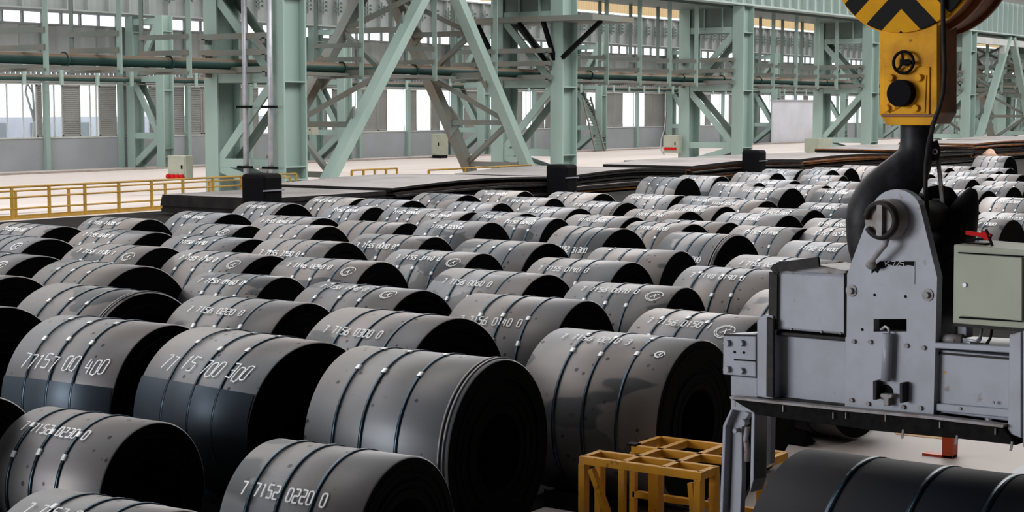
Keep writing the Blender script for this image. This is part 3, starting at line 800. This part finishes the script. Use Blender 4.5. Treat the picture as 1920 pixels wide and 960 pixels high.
# nudge apart the few coils whose measured places would overlap
PIN = ('h10','h11','h12','h13','h9','a9','h8','h6','h5')
RES = []
for it in range(150):
    RES = []
    for i in range(len(clist)):
        for j in range(i+1, len(clist)):
            a, b = clist[i], clist[j]
            if a[2] < b[2]+b[4]+.06 and b[2] < a[2]+a[4]+.06:
                dx = abs(a[1]-b[1]); need = a[3]+b[3]+.03
                if dx < need:
                    RES.append((a[0],b[0],need-dx)); wa, wb = ((0,2) if a[0] in PIN and b[0] not in PIN else ((2,0) if b[0] in PIN and a[0] not in PIN else (1,1)))
                    oy = min(a[2]+a[4], b[2]+b[4]) - max(a[2], b[2]) + .06
                    if oy < .45*(need-dx)+.25:
                        lo_ = b if a[2] > b[2] else a; cut = min(oy*.5, max(0, lo_[4]-1.08)); lo_[4] -= cut; oy -= cut
                        s = 1 if a[2] > b[2] else -1; a[2] += wa*s*oy/2*.5; b[2] -= wb*s*oy/2*.5
                    else:
                        s = 1 if a[1] > b[1] else -1; a[1] += wa*s*(need-dx)/2*.5; b[1] -= wb*s*(need-dx)/2*.5
order = sorted(clist, key=lambda c: c[2]); rows = []
for c in order:
    r = int(round((c[2]-8.3)/2.45)); rows.append((max(0, r), c))
bump = {}
for r, c in rows: bump.setdefault(r, []).append(c)
rowname = ['front', 'second', 'third', 'fourth', 'fifth', 'sixth', 'seventh', 'eighth', 'ninth', 'tenth']
for r, cs in bump.items():
    cs.sort(key=lambda c: c[1])
    for k, (n, x, y, R, L, ang, txt, fl) in enumerate(cs):
        ids = (' marked '+txt) if txt and 'h' not in fl else ((' hand-chalked '+txt) if txt else '')
        extra = ' and chalk circle' if 'c' in fl else (' and proud wraps' if 't' in fl else '')
        if 'c' in fl and n == 'x': extra = ''
        lab = 'steel coil%s%s, %s from left, %s row' % (ids, extra, ords[k] if k < len(ords) else 'far', rowname[min(r,9)])
        if n == 'i21': lab = 'bright strapped steel coil standing apart at the plate stacks on the right'
        t = thing('steel_coil', lab, 'steel coil', (x, y, R+.02), -ang, 'hot rolled coils on the hall floor')
        rnd = random.Random(n); near = y < 15 and x < 22
        nseg = 96 if near else 56
        seam = math.radians(78) if n in ('a9','h9') else math.radians(rnd.uniform(120,300))
        coil_body(R, L, seam=seam, n=nseg).build('outer_wrap', M['coil'], t, local=True)
        bore = .36
        coil_faces(R-.008, L, bore, n=nseg if near else 40, wraps=9 if near else 4, seedv=hash(n) % 99).build('coil_end', M['coil_face'], t, local=True)
        if 't' in fl:
            for q, (dy, dr) in enumerate(((.05,.0),(.095,.0))):
                band(R, dy, .022, .008+.002*q, nseg).build('proud_wrap', M['coil'], t, local=True)
            band(R, .0725, .02, .0025, nseg).build('wrap_gap', M['coil_face'], t, local=True)
        if n in ('a9','h9'): band(R, L/2, L-.016, .005, 40, math.radians(70 if n == 'a9' else 60), math.radians(178)).build('outer_tail', M['coil_tail'], t, local=True)
        ns = 3; fr = [.27, .49, .72] if rnd.random() < .6 else [.2,.42,.64]
        sa = [math.radians(rnd.choice([28,34,40,52])+rnd.uniform(-4,4))]
        if txt: sa = [math.radians(TH.get(n, 30)+rnd.uniform(10,16))] if 'h' not in fl else [math.radians(TH[n]-26)]
        if rnd.random() < .5: sa.append(sa[0]-math.radians(26 if not txt or 'h' in fl else 24))
        for q in range(ns):
            yy = L*(1-fr[q])+rnd.uniform(-.03,.03)
            st = band(R, yy, .030 if near else .042, .0075, 64 if near else 32).build('strap', M['strap'], t, local=True)
            for s_ in sa:
                a_ = s_+rnd.uniform(-.05,.05)
                band(R, yy, .05, .012, 2, a_, a_+.06/R).build('strap_seal', M['seal'], st, local=True)
        if txt or 'c' in fl or 'k' in fl:
            th0 = math.radians(TH.get(n, 30)); s0 = -L+L*(.12 if len(txt) > 11 else .22)
            ci = None
            if 'c' in fl: ci = (-L+L*.84, -.02, .11)
            if 'k' in fl: ci = (-L+L*.88, -.12, .05)
            if 'h' in fl: mk = marking(txt, R, -L+L*.12, th0, .075, .085, .105, .014, True)
            else: mk = marking(txt, R, s0, th0, .044, .055, .066, .015 if near else .02, False, circ=ci)
            mk.build('painted_number' if txt else 'chalk_circle', M['chalk'], t, local=True, kind='stuff')
        # steel wedges that stop the coil rolling
        for s_ in (-1, 1):
            wx = s_*R*.62; mbw = MB()
            hw = .17
            mbw.prism([Vector((wx,L*.2,-R)), Vector((wx+s_*.28,L*.2,-R)), Vector((wx+s_*.28,L*.2,-R+hw))], (0,L*.6,0))
            mbw.build('chock', M['black'], t, local=True)

# dark sheet below the rows, painting in the shade between the coils
struct(MB().box(4, 13.5, 7.6, 49.2, 0, .02).box(13.5, 16.9, 9.3, 49.2, 0, .02).box(16.9, 170, 9.0, 49.2, 0, .02), 'trim_63', M['shade_sheet'])
print('RES', [(a_,b_,round(c_,2)) for a_,b_,c_ in RES])
# the coil held in the tongs
RH = .95
Pc = at_z(1490, 848, 2.03)
t = thing('held_coil', 'large dark steel coil hanging in the tongs under the lifting beam', 'steel coil', (Pc.x+.05, Pc.y-1.75, 2.03-RH))
coil_body(RH, 1.75, n=110).build('outer_wrap', M['coil_shaded'], t, local=True)
coil_faces(RH-.008, 1.75, .36, n=110, wraps=9).build('coil_end', M['coil_face'], t, local=True)
for yy in (.45,.85,1.3): band(RH, yy, .034, .005, 80).build('strap', M['strap'], t, local=True)

# ================================================================== LIFTING BEAM
class Fr:
    def __init__(s, u, v, Z, deg):
        d = ray(u, v); q = d.x*FW[0]+d.y*FW[1]; s.P = CAM + d*(Z/q)
        a = math.radians(deg); s.e = Vector((-math.cos(a), -math.sin(a), 0)); s.n = Vector((s.e.y, -s.e.x, 0))
        if s.n.dot(CAM-s.P) < 0: s.n = -s.n
        s.P.z = 0
    def st(s, u, v, d=0):
        r = ray(u, v); o = s.P + s.n*d; k = (o-CAM).dot(s.n)/r.dot(s.n); p = CAM + r*k; return ((p-s.P).dot(s.e), p.z)
    def w(s, a, z, d=0): return s.P + s.e*a + s.n*d + Vector((0,0,z))
    def px(s, u, v, d=0): return s.w(*s.st(u, v, d), d)
G = Fr(1670, 600, 9.6, 80.2)
def gpoly(mb, F, pts, d0, d1):
    P = [F.px(u, v, d1) for u, v in pts]; return mb.prism([p - F.n*(d1-d0) for p in P], F.n*(d1-d0))
beam = thing('lifting_beam', 'blue grey motorised lifting beam with upright centre plate under the crane hook', 'lifting beam', G.w(0, 2.2))
def gp(name, pts, d0, d1, m='grey_m', bevel=.006, root=None, F=None):
    return gpoly(MB(), F or G, pts, d0, d1).build(name, M[m], root or beam, bevel=bevel)
# centre plate with rounded top and slot
import itertools
arc = [(1680+47*math.cos(t), 401+46*math.sin(t)) for t in [math.radians(a) for a in range(-165, -8, 12)]]
plate_pts = [(1584,768),(1586,520)] + arc + [(1757,520),(1750,782)]
def plate_with_slot():
    # built from a grid of quads around the slot, so that the slot is a real opening
    sl = (1638,1700,598,622)
    mb = MB(); top = [(1586,520)]+arc+[(1757,520),(1755,598),(1585,598)]
    gpoly(mb, G, top, -.03, .03)
    gpoly(mb, G, [(1585,598),(1638,598),(1638,622),(1585,622)], -.03, .03)
    gpoly(mb, G, [(1700,598),(1755,598),(1754.5,622),(1700,622)], -.03, .03)
    gpoly(mb, G, [(1585,622),(1754.5,622),(1750,782),(1584,768)], -.03, .03)
    return mb
pl = plate_with_slot().build('centre_plate', M['grey_m'], beam)
MB().prism([G.px(u+14, v, -.42) for u, v in plate_pts], -G.n*.05).build('rear_plate', M['dark_m'], beam)
gp('shade_gap_panel', [(1756,500),(1790,480),(1790,640),(1754,640)], -.40, -.36, 'dark_m', 0)  # dark sheet put in for the shade between plate and control box
# pin boss
c = G.px(1672, 411, .03)
MB().tube([c-G.n*.02, c+G.n*.10], .118, 28).build('pin_boss', M['grey_dirty'], beam, bevel=.006)
MB().tube([c-G.n*.50, c-G.n*.03], .09, 24).build('hook_pin', M['dark_m'], beam)
cc = c + G.n*.10
mb = MB(); mb.tube([cc+G.n*.02+ (G.e*math.cos(t)+Vector((0,0,1))*math.sin(t))*.095 for t in [math.radians(a) for a in range(-150, 181, 15)]], .018, 8); mb.build('pin_ring', M['dark_m'], beam)
MB().bar(cc+Vector((0,0,-.09))+G.n*.02, cc+Vector((0,0,.09))+G.n*.02, .035, .03, up=G.n).build('keeper_bar', M['grey_dirty'], beam)
h = [G.px(1664,442,.12), G.px(1660,458,.13), G.px(1648,472,.13), G.px(1637,486,.12), G.px(1633,496,.10)]
hd = MB().tube(h, .017, 10).build('locking_handle', M['grey_dirty'], beam)
MB().tube([h[-1]+Vector((0,0,.028)), h[-1]+Vector((0,0,.015)), h[-1], h[-1]-Vector((0,0,.015)), h[-1]-Vector((0,0,.028))], [.012,.027,.032,.027,.012], 14).build('handle_knob', M['grey_dirty'], hd)
# peeled name plate: black header with ragged white remains
np_ = gp('name_plate', [(1633,490),(1715,490),(1715,533),(1633,533)], .03, .034, 'grey_m', 0)
gp('plate_header', [(1650,490),(1714,490),(1713,499),(1703,497),(1692,499),(1683,496),(1676,499),(1668,496),(1660,502),(1650,504),(1645,512),(1640,508),(1634,513),(1634,502),(1641,497)], .0345, .0365, 'black', 0, root=np_)
mb = MB()
for a, b in (((1659,490),(1661,498)),((1661,494),(1668,490)),((1661,494),(1669,498)),((1672,490),(1679,490)),((1679,490),(1675,499)),((1682,499),(1687,490)),((1696,490),(1689,490)),((1689,494),(1695,494)),((1695,494),(1694,499)),((1689,490),(1688,494))):
    mb.bar(G.px(*a,.038), G.px(*b,.038), .002, .006, up=G.n)
mb.build('lettering_remains', M['chalk'], np_)
def bolt(u, v, r=.012, d=.03, m='dark_m', hh=.014, root=None, rust=False):
    c = G.px(u, v, d)
    if rust: MB().disc(c, G.n, r*1.8, .008, 16).build('washer', M['grey_dirty'], root or beam)
    MB().disc(c, G.n, r, hh, 6 if r > .01 else 10).build('bolt', M[m], root or beam)
for u, v in ((1597,545),(1740,553)): bolt(u, v, .02, .03, 'grey_dirty', .03, rust=True)
for u, v in ((1640,553),(1698,556),(1617,618)): bolt(u, v, .009, .03, 'black', .002)
for u, v in ((1602,640),(1633,641),(1701,648),(1733,652),(1598,750),(1629,757),(1695,763),(1727,765)): bolt(u, v, .014, .03, 'grey_dirty', .016)
# guide cylinder in front of the plate
MB().tube([G.px(1665,626,.07), G.px(1661,714,.07)], .029, 18).build('guide_cylinder', M['grey_m'], beam)
MB().tube([G.px(1652,618,.05), G.px(1660,612,.06), G.px(1666,616,.07), G.px(1667,626,.07)], .008, 8).build('eye_bolt', M['galv'], beam)
gp('guide_bracket', [(1636,714),(1644,714),(1643,750),(1636,750)], .03, .10, 'dark_m')
gp('guide_bracket', [(1686,718),(1693,718),(1692,756),(1686,756)], .03, .10, 'dark_m')
MB().disc(G.px(1663,735,.03), G.n, .042, .004, 20).build('guide_opening', M['black'], beam)
gp('latch_block', [(1650,738),(1673,740),(1672,746),(1666,748),(1666,762),(1656,761),(1656,748),(1650,745)], .04, .09, 'grey_dirty')
# left half of the beam
gp('beam_body', [(1450,628),(1586,640),(1586,758),(1450,744)], -.30, -.02)
gp('beam_top_flange', [(1448,621),(1586,633),(1586,640),(1448,628)], -.34, .03, 'dark_m')
gp('beam_bottom_flange', [(1448,743),(1584,758),(1584,769),(1448,754)], -.34, -.0, 'dark_m')  # flange coloured dark to give the shaded gap above the lining
gp('cover_seam', [(1582,512),(1587,512),(1586,632),(1582,632)], .028, .034, 'black', 0)
hc = gp('motor_cover', [(1452,520),(1462,508),(1586,516),(1586,628),(1452,617)], -.30, .03, 'grey_m', .015)
for a in range(3): bolt([1484,1541,1577][a], [617,622,625][a], .007, .03, 'grey_dirty', .01)
mb = MB(); ed = [(1450,617),(1451,510),(1458,501),(1536,491)]
pts = [G.px(u, v, .045) for u, v in ed]
for a, b in zip(pts, pts[1:]): mb.bar(a, b, .06, .018, up=G.n)
mb.build('cover_rim', M['dark_m'], beam)
gp('cover_top', [(1462,505),(1537,497),(1586,508),(1586,518),(1462,511)], -.28, .0, 'grey_dirty')
gp('end_plate', [(1419,602),(1432,590),(1449,592),(1449,748),(1419,744)], -.42, .07)
gp('end_plate_edge', [(1437,594),(1450,600),(1450,746),(1436,744)], .07, .09, 'dark_m')
gp('connection_plate', [(1356,628),(1417,625),(1417,707),(1355,702)], -.10, .05)
for u, v in ((1366,643),(1392,643),(1366,692),(1392,695)): bolt(u, v, .022, .05, 'grey_m', .03)
for u, v in ((1378,660),(1395,661)): bolt(u, v, .008, .05, 'black', .006)
gp('plate_seam', [(1376,673),(1416,676),(1416,678),(1376,676)], .05, .056, 'black', 0)
gp('plate_seam', [(1357,626),(1417,628),(1417,631),(1357,630)], .05, .058, 'dark_m', 0)
gp('lower_bracket', [(1370,704),(1420,709),(1420,746),(1370,742)], -.12, .03)
# right half
gp('beam_body', [(1750,655),(1895,668),(1895,790),(1750,772)], -.30, -.02)
gp('beam_top_flange', [(1752,642),(1895,650),(1895,662),(1752,653)], -.34, .03, 'grey_m')
gp('beam_groove', [(1756,660),(1893,671),(1893,675),(1756,664)], -.02, -.01, 'dark_m', 0)
gp('lower_rail', [(1752,756),(1893,768),(1893,784),(1752,770)], -.02, .01, 'grey_m')
gp('end_plate', [(1892,628),(1915,622),(1915,822),(1889,812)], -.42, .07)
gp('end_plate', [(1917,620),(1940,622),(1940,845),(1917,838)], -.42, .07)
for u, v in ((1863,755),(1801,766)): bolt(u, v, .009, .01, 'grey_dirty', .01)
for u, v in ((1772,698),): bolt(u, v, .006, -.02, 'yellow', .003)
for u, v in ((1500,752),(1855,790)): 
    MB().disc(G.px(u, v, -.05)-Vector((0,0,.02)), Vector((0,0,1)), .025, .05, 12).build('lining_spacer', M['galv'], beam)
MB().tube([G.px(1758,635,-.05), G.px(1806,637,-.05)], .03, 14).build('hydraulic_pipe', M['grey_dirty'], beam)
for k, dv in enumerate((0, 5)):
    MB().tube([G.px(1806,636+dv,-.03), G.px(1830,640+dv,-.03), G.px(1838,632+dv,-.05), G.px(1841,618,-.10)], .008, 8).build('hydraulic_hose', M['galv'], beam)
    MB().tube([G.px(1806,642+dv,-.03), G.px(1848,646+dv,-.03), G.px(1857,634,-.05), G.px(1860,618,-.10)], .008, 8).build('hydraulic_hose', M['dark_m'], beam)
gp('support_post', [(1795,608),(1812,610),(1812,634),(1795,632)], -.2, -.12)
# rubber lined underside
gp('underside_lining', [(1369,747),(1586,770),(1750,785),(1880,801),(1905,835),(1800,823),(1640,808),(1420,778)], -.50, .10, 'rubber')
gp('lining_edge', [(1368,744),(1586,766),(1750,781),(1882,797),(1880,802),(1750,786),(1586,771),(1369,748)], .05, .115, 'grey_dirty', 0)
mb = MB()
for u, v in ((1378,756),(1468,765),(1562,778),(1586,778),(1660,783),(1762,796),(1866,808)): mb.bar(G.px(u,v-5,.115), G.px(u,v+7,.115), .006, .006)
for u, v in ((1693,813),(1794,824),(1897,836)): mb.bar(G.px(u+1,v-8,.10), G.px(u-2,v+9,.10), .012, .012)
mb.build('lining_pin', M['grey_dirty'], beam)
# left tong arm
arm = MB(); gpoly(arm, G, [(1372,762),(1405,775),(1391,800),(1391,900),(1388,965),(1368,965),(1372,870)], -.05, .0); arm.build('tong_arm', M['grey_m'], beam, bevel=.004)
gp('tong_arm_rib', [(1371,764),(1375,766),(1361,800),(1355,965),(1349,965),(1355,798)], -.10, .06)
gp('tong_arm_rib', [(1409,772),(1415,776),(1413,900),(1406,925),(1408,800)], -.08, .06)
gp('tong_cap', [(1370,746),(1384,752),(1416,775),(1370,768)], -.10, .07)
gp('tong_back', [(1375,775),(1412,780),(1410,900),(1380,965),(1358,965),(1362,802)], -.10, -.07, 'dark_m', 0)
gp('tong_back', [(1431,778),(1446,780),(1444,870),(1428,880)], -.30, -.25, 'grey_m', 0)
MB().tube([G.px(1402,800,.03), G.px(1398,822,.03), G.px(1401,845,.03), G.px(1400,865,.03)], .017, 10).build('tong_link', M['grey_dirty'], beam)
for u, v, r in ((1400,791,.022),(1386,806,.014)): MB().disc(G.px(u,v,.0), G.n, r, .05, 16).build('bolt', M['grey_m'], beam)
# control box on top of the beam
cb = thing('control_box', 'pale beige control box standing on the right half of the lifting beam', 'control box', G.px(1850,612,-.2))
gp('housing', [(1788,458),(1925,470),(1925,617),(1786,606)], -.45, -.03, 'beige', .008, cb)
dr = gp('door', [(1797,475),(1916,483),(1916,602),(1797,592)], -.03, -.012, 'beige', .004, cb)
gp('door_seam', [(1796,473),(1917,480),(1917,482),(1796,475)], -.03, -.008, 'black', 0, cb)
gp('door_seam', [(1798,594),(1914,602),(1914,604),(1798,597)], -.03, -.008, 'black', 0, cb)
MB().disc(G.px(1810,534,-.012), G.n, .012, .012, 14).build('lock', M['galv'], dr)
gp('base_strip', [(1786,606),(1925,617),(1925,623),(1786,611)], -.40, -.06, 'dark_m', 0, cb)
# red lever clamp on the box
lv = thing('red_lever', 'small red hand lever with black links on top of the beige control box', 'lever', G.px(1850,458,-.15))
MB().bar(G.px(1812,436,-.15), G.px(1843,441,-.15), .02, .022).build('lever_arm', M['red'], lv)
MB().bar(G.px(1840,438,-.14), G.px(1858,446,-.14), .03, .04).build('clamp_head', M['red'], lv, bevel=.006)
MB().bar(G.px(1849,430,-.13), G.px(1861,461,-.13), .011, .011).build('link', M['black'], lv)
MB().bar(G.px(1812,450,-.16), G.px(1856,447,-.16), .01, .012).build('link', M['black'], lv)
MB().bar(G.px(1815,458,-.16), G.px(1852,459,-.16), .06, .02).build('foot', M['black'], lv)

# ================================================================== CRANE HOOK BLOCK
K = Fr(1690, 150, 9.9, 0)
# block faces the camera turned 25 degrees to the left
vdir = math.degrees(math.atan2(ray(1700,150).y, ray(1700,150).x)); K = Fr(1700, 150, 9.75, vdir+90-25)
if K.e.dot(Vector((RT[0],RT[1],0))) < 0: K.e = -K.e
def kp(name, pts, d0, d1, m, bevel=.006, root=None): return gpoly(MB(), K, pts, d0, d1).build(name, M[m], root, bevel=bevel)
hb = thing('hook_block', 'yellow crane hook block with black chevrons on its sheave guard', 'hook block', K.px(1700,235,-.15))
kp('block_body', [(1649,40),(1757,40),(1757,212),(1744,235),(1662,235),(1649,215)], -.05, 0, 'hook_yellow', .006, hb)
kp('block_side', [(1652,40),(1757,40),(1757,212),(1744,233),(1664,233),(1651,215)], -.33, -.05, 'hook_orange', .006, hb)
kp('bearing_plate', [(1656,125),(1743,125),(1742,218),(1654,214)], 0, .012, 'hook_yellow', .004, hb)
kp('bottom_ledge', [(1652,214),(1754,214),(1754,219),(1652,219)], 0, .02, 'hook_orange', .002, hb)
kp('bearing_cover', [(1656,205),(1676,206),(1680,170),(1682,150),(1690,150),(1730,150),(1737,140),(1734,212),(1710,212),(1712,186),(1670,186),(1668,212),(1656,211)], .012, .02, 'hook_yellow', .003, hb)
c = K.px(1695,175,.012); MB().tube([c, c+K.n*.07], .078, 32).build('bearing_hub', M['black'], hb, bevel=.006)
for u, v in ((1672,146),(1725,146),(1665,203),(1719,203)): 
    c = K.px(u, v, .012); MB().disc(c, K.n, .021, .03, 14).build('bolt', M['hook_yellow'], hb, bevel=.004)
c = K.px(1694,117,.04)
hw = MB().tube([c+(K.e*math.cos(t)+Vector((0,0,1))*math.sin(t))*.062 for t in [2*math.pi*k/28 for k in range(28)]], .009, 10, closed=True).build('hand_wheel', M['black'], hb)
mb = MB()
for a in (100, 230, 0): t_ = math.radians(a); mb.bar(c, c+(K.e*math.cos(t_)+Vector((0,0,1))*math.sin(t_))*.058, .012, .008, up=K.n)
mb.bar(c-K.n*.04, c+K.n*.01, .035, .035); mb.bar(c+K.n*.0, c+K.e*.05, .02, .028, up=K.n); mb.build('spoke', M['black'], hw)
# sheave guard: striped disc in front, drum behind
cs = K.px(1692, -88, .02); RG = .455
o = MB(); nn = 72
sg = bpy.data.objects.new('sheave_guard', None)
ex = K.e; 
m_ = MB()
m_.tube([Vector((0,-.0,0)), Vector((0,.03,0))], RG, nn)
gd = m_.build('sheave_guard', M['chevron'], hb, local=True, bevel=.004)
rzv = math.atan2(K.e.y, K.e.x)
Minv = Matrix.LocRotScale(hb.location, hb.rotation_euler, None).inverted()
gd.matrix_local = Minv @ Matrix.LocRotScale(cs, Matrix.Rotation(rzv, 3, 'Z').to_euler(), None)
MB().tube([cs-K.n*.06, cs-K.n*.03], RG+.012, nn).build('guard_rim', M['hook_yellow'], hb)
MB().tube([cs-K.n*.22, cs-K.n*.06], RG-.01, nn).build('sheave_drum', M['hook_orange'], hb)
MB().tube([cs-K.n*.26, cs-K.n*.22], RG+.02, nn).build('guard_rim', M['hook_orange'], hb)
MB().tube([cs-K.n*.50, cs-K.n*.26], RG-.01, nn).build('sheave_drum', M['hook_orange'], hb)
MB().tube([cs-K.n*.53, cs-K.n*.50], RG+.012, nn).build('guard_rim', M['hook_orange'], hb)
for k, dx in enumerate((-.28, .28)):
    for dn in (.14, .38):
        p_ = cs - K.n*dn + K.e*dx; MB().tube([p_, Vector((p_.x, p_.y, 23.9))], .014, 8).build('wire_rope', M['dark_m'], hb)
# hook, swept along its centre line in the picture-parallel plane
KH = Fr(1700, 150, 9.75, vdir+90+8)
if KH.e.dot(Vector((RT[0],RT[1],0))) < 0: KH.e = -KH.e
hk = thing('crane_hook', 'big black forged single hook hanging below the yellow block', 'crane hook', KH.px(1700,530,-.2))
cl = [(1719,228,31),(1719,262,31),(1717,285,33),(1707,310,40),(1685,338,47),(1655,366,49),(1637,398,50),(1634,430,48),(1642,470,50),(1662,506,54),(1694,524,58),(1730,520,58),(1762,495,52),(1784,455,44),(1799,418,36),(1811,388,26),(1819,366,16),(1823,353,7)]
pts = [KH.px(u, v, -.17) for u, v, r in cl]; rr = [r/323 for u, v, r in cl]
dep = [.09,.09,.095,.10,.115,.12,.12,.12,.125,.13,.135,.13,.12,.105,.085,.065,.045,.025]
# first axis of the section lies in the hook plane
def sweep(pts, ra, rb, nrm, n=20):
    mb = MB(); vs = []; N = len(pts)
    P2 = []; A2 = []; B2 = []
    for i in range((N-1)*4+1):
        f = i/4; k = min(int(f), N-2); t = f-k
        p0, p1, p2, p3 = pts[max(k-1,0)], pts[k], pts[k+1], pts[min(k+2,N-1)]
        P2.append(.5*((2*p1)+(p2-p0)*t+(2*p0-5*p1+4*p2-p3)*t*t+(3*p1-p0-3*p2+p3)*t**3)); A2.append(ra[k]*(1-t)+ra[k+1]*t); B2.append(rb[k]*(1-t)+rb[k+1]*t)
    N = len(P2)
    for i in range(N):
        d = (P2[min(i+1,N-1)]-P2[max(i-1,0)]).normalized(); x = d.cross(nrm).normalized()
        vs += [P2[i] + x*math.cos(q)*A2[i] + nrm*math.sin(q)*B2[i] for q in [2*math.pi*j/n for j in range(n)]]
    fs = [(i*n+j, i*n+(j+1) % n, (i+1)*n+(j+1) % n, (i+1)*n+j) for i in range(N-1) for j in range(n)]
    mb.add(vs, fs, True); b = 0
    mb.f += [tuple(reversed(range(n))), tuple((N-1)*n+j for j in range(n))]; mb.sm += [True]*2
    return mb
sweep(pts, rr, dep, KH.n).build('hook_body', M['hook_black'], hk)
MB().tube([KH.px(1719,232,-.17)-Vector((0,0,0)), KH.px(1719,212,-.17)], .085, 20).build('hook_shank', M['hook_black'], hk)
lug = gpoly(MB(), KH, [(1745,268),(1758,262),(1764,280),(1762,300),(1748,302)], -.20, -.14).build('latch_lug', M['dark_m'], hk, bevel=.004)
MB().tube([KH.px(1753,284,-.13)+(KH.e*math.cos(t)+Vector((0,0,1))*math.sin(t))*.014 for t in [2*math.pi*k/14 for k in range(14)]], .005, 8, closed=True).build('lug_eye', M['galv'], lug)
MB().bar(KH.px(1758,288,-.17), KH.px(1769,395,-.17), .02, .02).build('safety_latch', M['grey_dirty'], hk)
lc = [(1740,350),(1762,346),(1785,352),(1800,372),(1790,392),(1765,398),(1738,392),(1728,372)]
gpoly(MB(), KH, lc, -.30, -.22).build('latch_guard', M['hook_black'], hk, bevel=.01)
gpoly(MB(), KH, [(1748,372),(1768,372),(1772,396),(1762,398),(1752,385)], -.21, -.18).build('latch_plate', M['mint_dark'], hk)
# control cable
cb2 = [(1768,-60),(1768,20),(1769,80),(1771,130),(1768,175),(1760,205),(1750,232),(1741,270),(1736,310),(1735,350),(1738,385),(1742,420)]
ct = thing('power_cable', 'thin dark cable hanging beside the hook block down to the lifting beam', 'cable', KH.px(1742,420,.05))
MB().tube([KH.px(u, v, .16 if v < 240 else .03) for u, v in cb2], .014, 8).build('cable_sheath', M['dark_m'], ct)

# ================================================================== YELLOW RACK, RED POST, SHEET
X0, X1, Y0, Y1, ZT = 12.58, 13.76, 6.62, 7.78, 1.0
rk = thing('steel_rack', 'welded yellow steel rack standing on the floor in front of the coils', 'rack', ((X0+X1)/2, (Y0+Y1)/2, 0))
def rb(nm, p, q, a=.06, b=.06): return MB().bar(p, q, a, b).build(nm, M['yellow'], rk, bevel=.004)
w2 = .06
XF = X0+.28
for yy in (Y0, Y1):
    for xx in (X0, XF): rb('leg', (xx, yy, 0), (xx, yy, ZT-.06), .065, .09)
YB0, YB1 = Y0-.25, Y1-.12
for yy in (YB0, YB1): 
    for xx in (XF+.40, X1): rb('leg', (xx, yy, 0), (xx, yy, ZT-.06), .06, .06)
for xx in (X0, XF): rb('top_rail', (xx, Y0-.035, ZT-.03), (xx, Y1+.035, ZT-.03), .06, .07)
for yy in (Y0, Y1): rb('top_rail', (X0, yy, ZT-.03), (XF, yy, ZT-.03), .06, .07)
for xx in (XF+.40, X1): rb('top_rail', (xx, YB0, ZT-.03), (xx, YB1, ZT-.03), .06, .07)
for yy in (YB0, YB1): rb('top_rail', (XF+.40, yy, ZT-.03), (X1, yy, ZT-.03), .06, .07)
for yy in (Y0+.36, Y0+.76): rb('cross_rail', (X0, yy, ZT-.028), (X1, yy, ZT-.028), .065, .066)
rb('diagonal_brace', (X0, Y1-.08, ZT-.1), (X0, Y1-.42, .12), .07, .05); rb('diagonal_brace', (X0, Y0+.08, ZT-.1), (X0, Y0+.0, .12), .05, .05)
rb('leg', (X0, Y1-.40, 0), (X0, Y1-.40, ZT-.06), .06, .05)
rb('leg', (XF, (Y0+Y1)/2, 0), (XF, (Y0+Y1)/2, ZT-.06), .10, .10)
rb('lower_rail', (XF+.4, YB0, .55), (XF+.4, YB1, .55)); rb('diagonal_brace', (XF+.4, YB0+.05, .55), (XF+.4, YB0+.4, .05), .05, .05)
rb('lower_rail', (X0, Y0, .05), (X0, Y1, .05)); 
MB().box(XF+.36, XF+.46, YB1-.04, YB1+.06, ZT+.0, ZT+.02).build('end_cap', M['black'], rk)
rd = thing('red_stop_post', 'short orange red steel stop post on the bright floor under the lifting beam', 'stop post', at_z(1775,859,0))
p = at_z(1776,859,0); MB().box(p.x-.02, p.x+.16, p.y-.07, p.y+.06, 0, .42).build('post', M['orange'], rd, bevel=.005)
MB().box(p.x-.02, p.x+.12, p.y-.07, p.y+.30, 0, .03).build('foot_plate', M['orange'], rd)
q = [at_z(u, v, 0) for u, v in ((1868,905),(1935,862),(1990,900),(1930,960))]
o = MB().prism(q, (0,0,.012)).build('floor_sheet', M['white']); tag(o, 'pale bluish sheet lying on the floor at the lower right edge', 'sheet')
q = [at_z(u, v, 0) for u, v in ((1678,811),(1770,820),(1770,824),(1680,815))]
o = MB().prism(q, (0,0,.004)).build('trim_62', M['yellow']); o['kind'] = 'structure'
# debris heap by the standing coil
c = at_y(1856, 288, 41.5)
o = MB().tube([(c.x,c.y,.02),(c.x,c.y,.6),(c.x+.1,c.y,c.z),(c.x+.2,c.y,c.z+.3)], [.5,.6,.45,.2], 9).build('timber_heap', M['rubble']); tag(o, 'small pale heap of packing timber behind the bright separate coil', 'heap')

# bare tree and low building outside the left windows
ot = thing('bare_tree', 'pale bare tree outside the left windows', 'tree', (96, 115, 0))
mb = MB(); 
def br_(p, d, r, n):
    q = p+d; mb.tube([p, q], [r, r*.7], 6)
    if n:
        for k in range(2): br_(q, Vector((d.x*.5+random.uniform(-1,1), random.uniform(-.6,.6), d.z*.75+random.uniform(0,.4))), r*.65, n-1)
br_(Vector((96,115,0)), Vector((.3,0,3)), .2, 4); mb.build('trunk', M['louvre'], ot)
ob = thing('low_building', 'pale low building outside the left windows', 'building', (110, 140, 0))
MB().box(90, 150, 138, 150, 0, 3.2).build('wall', M['white'], ob)
mb = MB()
for k in range(10): mb.box(93+k*5.5, 95.5+k*5.5, 137.9, 138, .3, 2.6)
mb.build('window', M['plaster'], ob)
struct(MB().box(-50, 500, YW+1, 260, -.6, -.35), 'outdoor_ground', M['white'])
